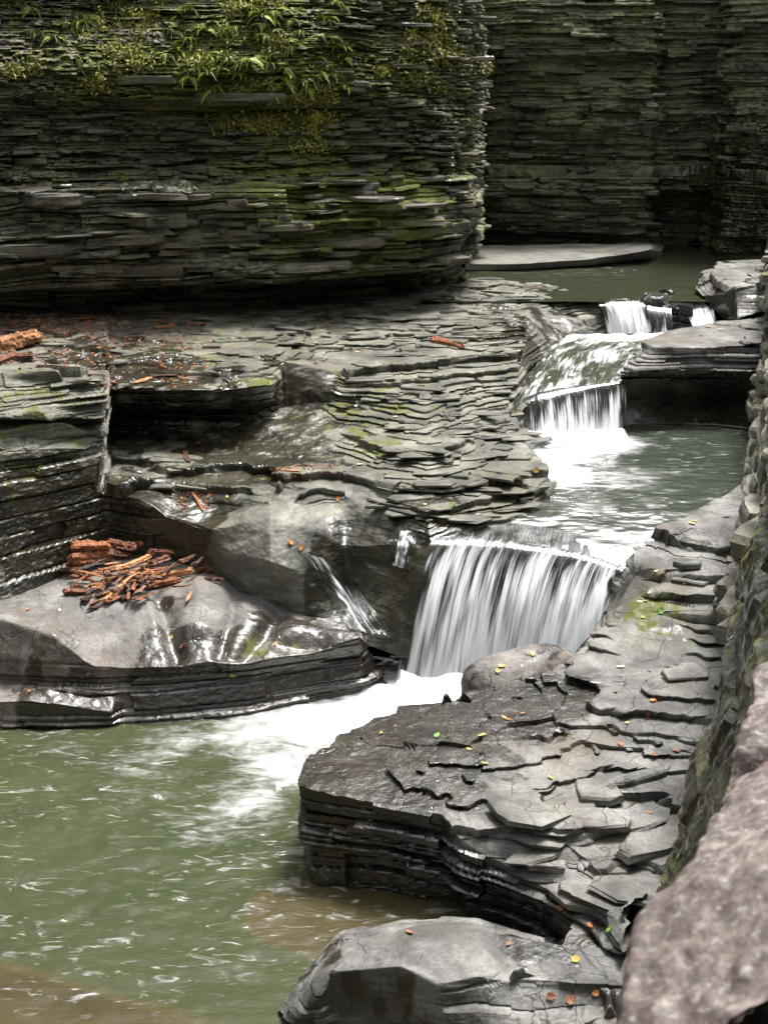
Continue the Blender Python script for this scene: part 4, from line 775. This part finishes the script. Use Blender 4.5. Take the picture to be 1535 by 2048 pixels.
pile = [(190, 165, 480, 160, 44, .20, 'wood', 'thick upper rotten log at the back left of the wood pile'), (470, 150, 690, 185, 48, .17, 'wood', 'stubby crumbling log end at the back middle of the wood pile'),
 (160, 285, 540, 235, 52, .10, 'wood', 'large lower rotten log on the left of the wood pile'), (520, 240, 650, 250, 34, .10, 'wood', 'short orange stump right of the large lower log'),
 (440, 375, 835, 235, 26, .11, 'wood_pale', 'long pale split timber lying across the wood pile'), (800, 215, 1000, 225, 26, .13, 'wood', 'brown billet at the top right of the wood pile'),
 (800, 310, 960, 260, 34, .12, 'wood_dark', 'dark curved bark piece right of the long split timber'), (820, 415, 1140, 370, 32, .04, 'wood_pale', 'orange flat plank on the right of the wood pile'),
 (930, 380, 1060, 285, 18, .11, 'wood', 'thin brown billet leaning on the orange plank'), (1040, 300, 1165, 245, 18, .13, 'wood', 'brown stick end above the orange plank'), (1140, 330, 1235, 260, 16, .11, 'wood', 'reddish splinter at the far right tip of the wood pile'),
 (750, 370, 960, 345, 20, .08, 'wood', 'red-brown branch in the middle of the wood pile'), (640, 400, 790, 330, 22, .09, 'wood_pale', 'pale short branch in the middle of the wood pile'), (640, 345, 760, 290, 16, .13, 'wood_dark', 'small curved dark branch under the split timber'),
 (790, 490, 1045, 445, 30, .02, 'wood', 'rough brown bark billet at the front right of the wood pile'), (660, 480, 790, 465, 46, .02, 'wood', 'round-edged brown bark chunk at the front middle of the wood pile'),
 (85, 355, 240, 370, 24, .05, 'wood', 'red-brown piece at the left end of the wood pile'), (165, 370, 290, 425, 15, .09, 'wood', 'bright orange splinter at the left end of the wood pile'), (165, 410, 320, 440, 18, .03, 'wood', 'pointed brown splinter low at the left end of the wood pile'), (250, 380, 350, 450, 17, .07, 'wood_dark', 'dark splinter beside the orange one'),
 (120, 535, 300, 540, 26, .01, 'wood_dark', 'dark wet bark flake at the lower left of the wood pile'), (170, 500, 270, 490, 18, .03, 'wood_dark', 'small dark bark scrap on top of the dark flake'), (270, 620, 345, 570, 30, .01, 'wood', 'pinkish brown chunk at the lower left of the wood pile'),
 (320, 500, 400, 480, 24, .04, 'wood_pale', 'pale knotty chunk left of the front splinters'), (400, 520, 500, 430, 26, .05, 'wood', 'upright brown bark chunk in the pile front'), (355, 585, 510, 530, 18, .04, 'wood', 'brown splinter in front of the knotty chunk'),
 (300, 685, 450, 640, 13, .01, 'wood', 'lowest thin splinter at the front tip of the wood pile'), (320, 640, 470, 590, 14, .02, 'wood_pale', 'second lowest splinter at the front of the wood pile'), (430, 610, 620, 440, 14, .05, 'wood_pale', 'long pale splinter standing out of the pile front'), (480, 590, 600, 500, 12, .05, 'wood_dark', 'dark thin splinter beside the long pale one'),
 (445, 620, 565, 585, 20, .02, 'wood', 'pink-brown bark piece at the pile front'), (570, 600, 655, 565, 22, .01, 'wood', 'small rounded bark piece at the front right'), (600, 520, 690, 530, 26, .02, 'wood', 'curled bark piece behind the small rounded one'),
 (550, 400, 640, 370, 18, .06, 'wood', 'short brown chunk left of the pale branch'), (340, 390, 420, 395, 22, .05, 'wood_dark', 'dark lump under the split timber'), (440, 410, 540, 420, 24, .05, 'wood', 'ragged chunk below the left end of the split timber'),
 (1265, 360, 1310, 350, 34, .01, 'wood', 'small separate bark chunk on the rim right of the pile'), (1250, 430, 1390, 435, 16, .005, 'wood_dark', 'flat bark strip in the small puddle right of the pile'), (1190, 365, 1240, 350, 22, .01, 'wood_dark', 'dark scrap between the pile and the separate chunk'), (705, 160, 745, 150, 26, .18, 'wood_dark', 'dark knob behind the crumbling log end'), (760, 430, 900, 425, 16, .04, 'wood_dark', 'dark filler branch under the plank')]
for i, (x0, y0, x1, y1, th, lift, mk, lab) in enumerate(pile):
    pa, pb = zp(x0, y0), zp(x1, y1); zt = []
    base = hit((pa[0] + pb[0]) / 2, max(pa[1], pb[1]) + 6 + lift * 300)
    zb = base[0].z if base is not None and base[2].name == 'rock_terrace' else .56
    A, B = W(*pa, zb + lift * .75 + .02), W(*pb, zb + lift * .75 + .02)
    rr = th / 4.04 / 320 * (1.35 if i < 4 else 1.25)
    place_wood('wood_piece', A, B, rr, rr * .8, M[mk], lab, 'wood', 'pieces of the wood pile on the terrace', 300 + i, .8)
shr = random.Random(31); shards = []
for i in range(46):
    cx, cy = shr.gauss(640, 230), shr.gauss(400, 85); an = shr.gauss(-.45, .5); ln = shr.uniform(40, 110)
    if not (150 < cx < 1150 and 230 < cy < 600) or cy < 250 + .12 * abs(cx - 500): continue
    pa, pb = zp(cx - ln * math.cos(an), cy - ln * math.sin(an) * .6), zp(cx + ln * math.cos(an), cy + ln * math.sin(an) * .6); zz = .60 + .10 * max(0, 1 - abs(cy - 360) / 200)
    shards.append((cx, pa, pb, zz, shr.choice(['wood', 'wood_pale', 'wood', 'wood_dark'])))
shards.sort()
for i, (cx, pa, pb, zz, mk) in enumerate(shards):
    place_wood('wood_splinter', W(*pa, zz), W(*pb, zz + shr.uniform(-.01, .03)), shr.uniform(.009, .017), .008, M[mk], 'thin splinter on the wood pile, %s of the loose splinters' % (('leftmost' if i == 0 else 'rightmost' if i == len(shards) - 1 else (ORDW(i) + ' from the left'))), 'wood', 'loose splinters of the wood pile', 800 + i, .6)
o = place_wood('stick', W(108, 1112, .66), W(150, 1113, .68), .006, .004, M['stick'], 'pale thin stick poking out left of the wood pile', 'stick', None, 391, 1.0)
def on_rock(px, py, up=.0):
    h = hit(px, py); return None if h is None else (h[0] + h[1] * up)
def rock_wood(name, a, b_, r0, mat, label, seed, flat=.6, up=.01):
    A, B = on_rock(*a, up), on_rock(*b_, up)
    if A is None or B is None or (A - B).length > 1.2: return
    place_wood(name, A, B, r0, r0 * .8, M[mat], label, 'wood', None, seed, flat)
rock_wood('log', (862, 684), (928, 697), .035, 'wood', 'short reddish log lying alone on the stepped shale slope', 400, .9, .02)
rock_wood('rotten_log', (-20, 712), (72, 682), .085, 'wood_pale', 'bright orange rotten log at the left edge of the upper shelf', 401, .8, .05)
rock_wood('rotten_log', (-20, 735), (60, 716), .05, 'wood', 'dark orange crumbling wood below the bright rotten log', 402, .6, .02)
for i, (a, b_, lab) in enumerate([((180, 752), (232, 768), 'orange splinter near the block corner on the left ledge'), ((270, 768), (302, 758), 'orange bark strip on the left slab'), ((300, 755), (350, 750), 'long thin orange bark strip on the left slab edge'), ((150, 640), (195, 637), 'reddish bark plank at the foot of the cliff'), ((310, 655), (350, 652), 'brown plank piece under the cliff overhang'), ((395, 650), (412, 646), 'small red bark block right of the litter'), ((10, 650), (40, 660), 'curved pale branch on the far left litter'), ((640, 640), (660, 648), 'small brown chip near the cliff foot'), ((372, 905), (378, 925), 'upright orange splinter on the wet shelf'), ((385, 985), (405, 1022), 'thin dark twig on the wet shelf'), ((560, 940), (600, 944), 'brown twig lying by the wet smooth shelf'), ((550, 943), (580, 938), 'short orange twig crossing the brown one')]):
    rock_wood('bark_piece', a, b_, .012 if i > 8 else .02, ['wood', 'wood_pale', 'wood'][i % 3], lab, 410 + i, .5)
# bark litter nobody could count
def scatter_quads(name, boxes, seed, size, mat, label, aspect=2.5, lift=.006, hosts=None, upright=0.0, nper=1, kind='stuff', curl=.3):
    r = np.random.default_rng(seed); vs = []; fs = []
    for (x0, y0, x1, y1, cnt) in boxes:
        for _ in range(cnt):
            h = hit(x0 + (x1 - x0) * r.random(), y0 + (y1 - y0) * r.random())
            if h is None or (hosts and h[2].name not in hosts): continue
            loc, nrm, _o = h
            for _k in range(nper):
                c = Vector(loc) + Vector(r.normal(size=3) * (.03 if nper > 1 else 0)); n = (Vector(nrm) * (1 - upright) + Vector(r.normal(size=3)) * (.25 + upright)).normalized()
                t = n.orthogonal().normalized(); t = Matrix.Rotation(r.uniform(0, 6.28), 3, n) @ t; bt = n.cross(t); Ls = size * r.uniform(.5, 1.5); Ws = Ls / aspect
                c = c + n * lift; i0 = len(vs)
                vs += [c - t * Ls, c - bt * Ws + n * Ls * curl * .4, c + t * Ls + n * Ls * curl * r.uniform(-1, 1), c + bt * Ws]; fs.append([i0, i0 + 1, i0 + 2, i0 + 3])
    me = poly_mesh(name, vs, fs); return tag(link(name, me, mat), label, kind=kind)
scatter_quads('bark_litter', [(0, 622, 420, 740, 520), (0, 625, 250, 665, 260), (180, 735, 400, 775, 60), (340, 980, 430, 1030, 40), (540, 930, 690, 950, 30)], 71, .022, M['wood'], 'scattered reddish bark crumbs on the left upper shelf', 2.8, hosts=('rock_shelf', 'slab'))
scatter_quads('pebble_flakes', [(240, 365, 395, 395, 160), (0, 350, 50, 372, 40), (130, 60, 330, 90, 120)], 72, .03, M['stick'], 'loose grey shale flakes lying on the cliff ledges', 1.6)
bpy.data.objects['pebble_flakes'].data.materials[0] = M['wall']

# ================================================================== moss, weeds and ferns of the hanging garden
wr = random.Random(21); boxes_ = []
for _ in range(78):
    cx_, cy_ = wr.choice([(wr.gauss(520, 110), wr.gauss(95, 60)), (wr.gauss(470, 140), wr.gauss(60, 50)), (wr.gauss(300, 150), wr.gauss(35, 40)), (wr.gauss(560, 90), wr.gauss(180, 30)), (wr.gauss(210, 120), wr.gauss(120, 45)), (wr.gauss(560, 60), wr.gauss(240, 14)), (wr.gauss(880, 60), wr.gauss(90, 50))])
    rx_, ry_ = wr.uniform(14, 55), wr.uniform(6, 22); n_w = int(wr.uniform(30, 110))
    for f_ in (1.0, .7, .4): boxes_.append((cx_ - rx_ * f_, cy_ - ry_ * f_, cx_ + rx_ * f_, cy_ + ry_ * f_, n_w // 3))
scatter_quads('ledge_weeds', boxes_, 73, .020, M['weeds'], 'tangle of small weeds and moss hanging on the upper cliff ledge', 2.4, .02, ('cliff_wall', 'slab'), .6, 4)
def frond_mesh(L, seed):
    r = np.random.default_rng(seed); vs = []; fs = []; n = 15
    def pt(t): return Vector((L * t * (1 - .18 * t), 0, L * (.42 * t - .75 * t * t)))
    for i in range(n):
        a, b_ = pt(i / n), pt((i + 1) / n); w = .004 * L / .3; i0 = len(vs); vs += [a + Vector((0, -w, 0)), a + Vector((0, w, 0)), b_ + Vector((0, w, 0)), b_ + Vector((0, -w, 0))]; fs.append([i0, i0 + 1, i0 + 2, i0 + 3])
    for i in range(2, 2 * n + 1):
        t = i / (2 * n + 1.); p = pt(t); ln = L * .24 * math.sin(math.pi * min(1, t * .92 + .06)) ** .8 * (1.15 - .55 * t) * r.uniform(.85, 1.1); wd = L * .024
        for sgn in (-1, 1):
            e = p + Vector((ln * .35, sgn * ln, -ln * .22 * r.uniform(.3, 1.6))); m_ = (p + e) / 2 + Vector((0, 0, ln * .06)); i0 = len(vs)
            vs += [p, m_ + Vector((wd, 0, 0)), e, m_ - Vector((wd, 0, 0))]; fs.append([i0, i0 + 1, i0 + 2, i0 + 3])
    me = poly_mesh('frond', vs, fs); me.materials.append(M['fern']); return me
fronds = [frond_mesh(.30, 500 + i) for i in range(5)]
fern_px = [(640, 70), (665, 85), (655, 40), (600, 15), (560, 10), (520, 30), (690, 178), (662, 150), (640, 145), (600, 165), (380, 155), (412, 145), (440, 140), (478, 145), (560, 170), (520, 165), (450, 110), (420, 105), (630, 120), (585, 95), (540, 130), (500, 120), (470, 75), (545, 60), (340, 60), (600, 60), (505, 15), (380, 20), (570, 140), (620, 175), (560, 232), (500, 243), (905, 105), (885, 85)]
fr = random.Random(9); ferns = []
fern_px += [(fr.randint(330, 690), fr.randint(2, 200)) for _ in range(30)] + [(fr.randint(60, 330), fr.randint(2, 120)) for _ in range(8)]
stem_me = chunk_mesh(.05, .012, .006, 499, 1.0); stem_me.materials.append(M['wood_dark'])
for i, (px, py) in enumerate(fern_px):
    h = hit(px, py)
    if h is None or h[2].name.startswith('back'): continue
    e = bpy.data.objects.new('fern', None); COL.objects.link(e); e.location = h[0] - h[1] * .01
    sz = fr.uniform(.45, .85) * (.5 if py > 215 or px > 800 else 1.0); nf = fr.randint(3, 6)
    for k in range(nf):
        f = bpy.data.objects.new('frond', fronds[fr.randrange(5)]); COL.objects.link(f); f.parent = e
        az = -math.pi / 2 + (k - (nf - 1) / 2) * .55 + fr.uniform(-.25, .25); f.rotation_euler = (fr.uniform(-.3, .3), fr.uniform(-.35, .35), az); sc = sz * fr.uniform(.7, 1.1); f.scale = (sc, sc, sc)
    st_ = bpy.data.objects.new('stem', stem_me); COL.objects.link(st_); st_.parent = e; st_.rotation_euler = (0, -.9, -1.57)
    ferns.append((px, py, sz, e))
ORD = [ORDW(q) for q in range(60)]; ORD[:18] = ['first', 'second', 'third', 'fourth', 'fifth', 'sixth', 'seventh', 'eighth', 'ninth', 'tenth', 'eleventh', 'twelfth', 'thirteenth', 'fourteenth', 'fifteenth', 'sixteenth', 'seventeenth', 'eighteenth']
def ordinal(i, n): return 'only' if n == 1 else ('leftmost' if i == 0 else ('rightmost' if i == n - 1 else ORD[i] + ' from the left'))
def fern_row(px, py): return 'small ferns low on the right cliff' if px > 800 else ('small ferns on the lower mossy step' if py > 215 else ('ferns on the lowest fringe of the ledge' if py > 135 else ('ferns in the middle of the ledge' if py > 65 else 'ferns along the top edge of the picture')))
rows_ = {}
for q in ferns: rows_.setdefault(fern_row(q[0], q[1]), []).append(q)
for rn, qs in rows_.items():
    qs.sort(key=lambda q: q[0])
    for i, q in enumerate(qs): tag(q[3], ('green fern, %s of the %s' % (ordinal(i, len(qs)), rn)) if len(qs) > 1 else 'single green fern among the ' + rn, 'fern', 'ferns hanging on the cliff ledge')

# ================================================================== fallen leaves
def leaf_mesh(seed, lobed):
    r = np.random.default_rng(seed); n = 20; vs = [(0, 0, .004)]
    for i in range(n):
        a = 2 * math.pi * i / n; rad = (.72 + .28 * abs(math.cos(2.5 * a + .3)) * r.uniform(.4, 1.2)) if lobed else 1.0
        x_, y_ = rad * math.cos(a), rad * math.sin(a) * (.85 if lobed else .5) * (1 - .25 * math.cos(a))
        vs.append((x_, y_, .16 * (x_ * x_) * r.uniform(.6, 1.4) + .25 * abs(y_) * r.uniform(.5, 1.1)))
    vs += [(-1.0, .02, .05), (-1.5, .05, .12), (-1.5, .09, .12), (-1.0, .06, .05)]; fs = [[0, 1 + i, 1 + (i + 1) % n] for i in range(n)] + [[n + 1, n + 2, n + 3, n + 4]]
    return vs, fs
lmesh = {}
for col_ in ('yellow', 'orange', 'brown', 'green', 'pale'):
    for j in range(3):
        v_, f_ = leaf_mesh(600 + j, j == 1); me = poly_mesh('leaf', v_, f_); me.materials.append(M['leaf_' + col_]); lmesh[col_, j] = me
LEAVES = '''1015,1440,o 1008,1436,y 762,1467,y 873,1472,g 962,1472,y 938,1500,y 1130,1467,g 1045,1428,o 1003,1333,y 1240,1335,p 995,1342,y 1100,1557,y 1200,1536,p 968,1528,y 1253,1447,y 1318,1393,b 1305,1402,o 1295,1424,b 1228,1460,b 1383,1336,b 1240,1490,b 1308,1510,b 1350,1503,b 1187,1562,o 1178,1592,g 1165,1590,b 1298,1627,o 1035,1658,b 1105,1652,b 1360,1710,g 1180,1852,o 1220,1858,g 1015,1890,b 1150,1920,y 1190,1985,o 1140,2000,b 1100,1993,b 818,1866,b 1120,1818,o 1383,1048,y 1388,1043,y 1385,1090,b 1290,1203,y 1322,1222,g 1285,1235,y 1370,1168,y 1328,1148,b 1312,1143,y 1450,1108,b 1475,1120,o 632,687,p 660,652,y 735,648,y 762,690,y 800,702,b 838,752,o 905,720,o 768,728,o 960,640,o 1005,668,o 1070,940,y 985,963,o 935,972,b 790,835,p 620,962,o 770,947,o 676,998,o 584,657,y 1078,575,o 935,565,o 120,1222,p 55,1220,o 345,1275,y 365,1292,b 465,1350,g 551,1288,o 60,1383,o 580,1085,o 601,1095,o 395,888,o 280,946,p 455,995,y 560,960,y 590,950,o 1415,655,o 1400,672,o 1440,660,y 715,705,o 735,700,b 860,745,o 945,690,y 720,930,p 850,1010,p 885,1045,o 1230,1385,b 1340,1350,b 1065,1310,y'''.split()
cn = {'y': 'yellow', 'o': 'orange', 'b': 'brown', 'g': 'green', 'p': 'pale'}
where = {'rock_bank': 'the right rock bank', 'rock_slab': 'the nearest slab', 'rock_shelf': 'the stepped shale shelf', 'rock_terrace': 'the smooth terrace', 'undercut_rock': 'the undercut rock', 'cliff_wall': 'the cliff foot', 'boulder': 'the boulder', 'fall_side_rock': 'the rock by the top fall', 'retaining_wall': 'the stone wall'}
got = {}
lr = random.Random(4)
for w_ in LEAVES:
    px, py, c_ = w_.split(','); px, py = int(px), int(py); h = hit(px, py)
    if h is None: continue
    loc, nrm, ob = h; hn = ob.parent.name if ob.parent else ob.name
    col_ = cn[c_]; o = bpy.data.objects.new('fallen_leaf', lmesh[col_, lr.randrange(3)]); COL.objects.link(o)
    sz = lr.uniform(.015, .027) * (1.0 if py > 1000 else 1.15); o.scale = (sz, sz, sz); o.location = loc + nrm * .006
    q = nrm.to_track_quat('Z', 'Y'); o.rotation_euler = (q @ Matrix.Rotation(lr.uniform(0, 6.28), 3, 'Z').to_quaternion() @ Matrix.Rotation(lr.uniform(-.3, .3), 3, 'X').to_quaternion()).to_euler()
    got.setdefault((col_, hn), []).append((px, o))
for (col_, hn), L_ in got.items():
    L_.sort(key=lambda q: q[0]); pl = where.get(hn, 'the rocks')
    for i, (px, o) in enumerate(L_):
        tag(o, ('%s leaf on %s, %s of its colour there' % (col_, pl, ordinal(i, len(L_)))) if len(L_) > 1 else 'the single fallen %s leaf on %s' % (col_, pl), 'leaf', 'fallen leaves on the rocks')

# ================================================================== thin films of water running over the rock left of the main fall
def film(name, quad, nu, nv, label, foam, seed):
    q = [np.array(p, float) for p in quad]; P = np.zeros((nv, nu, 3)); last = None
    for i in range(nv):
        for j in range(nu):
            a, b_ = i / (nv - 1), j / (nu - 1); p = (q[0] * (1 - b_) + q[1] * b_) * (1 - a) + (q[3] * (1 - b_) + q[2] * b_) * a
            h = hit(p[0], p[1], False)
            if h is None or h[2].name not in ('rock_shelf', 'rock_terrace', 'slab'): P[i, j] = np.nan; continue
            P[i, j] = np.array(h[0])
    for i in range(nv):                                             # gaps follow their neighbours
        for j in range(nu):
            if np.isnan(P[i, j, 0]): P[i, j] = P[i, j - 1] if j else P[i - 1, j]
    P = blur(P, 3); n = normals(P); P = P + n * .014
    U = np.linspace(0, .5, nu)[None] + np.zeros((nv, nu)); Vv = np.linspace(0, .8, nv)[:, None] + np.zeros((nv, nu))
    P = P + n * (.010 * fbm(U * 30, Vv * 8, 0 * U, 3, seed))[..., None]
    edge = np.minimum(np.linspace(0, 1, nu), np.linspace(1, 0, nu))[None] + np.zeros((nv, nu))
    return tag(link(name, grid_mesh(name, P, {'foam': foam - 1.2 * sstep(.34, 0, edge + .14 * fbm(U * 14, Vv * 9, 0 * U, 3, seed + 5)) + .25 * fbm(U * 12, Vv * 7, 0 * U, 3, seed + 7)}, smooth=True, uv=np.stack([U, Vv], -1)), M['falls']), label, kind='structure')
film('trickle', [(590, 1105), (680, 1125), (785, 1275), (700, 1262)], 34, 60, 'thin trickle with painted sky sheen on the wet rock left of the main fall', .44, 160)  # water film; its white streaks also paint in the sky sheen
film('trickle', [(783, 1066), (838, 1062), (822, 1140), (778, 1128)], 20, 26, 'small bright spill beside the left end of the main fall', .55, 161)
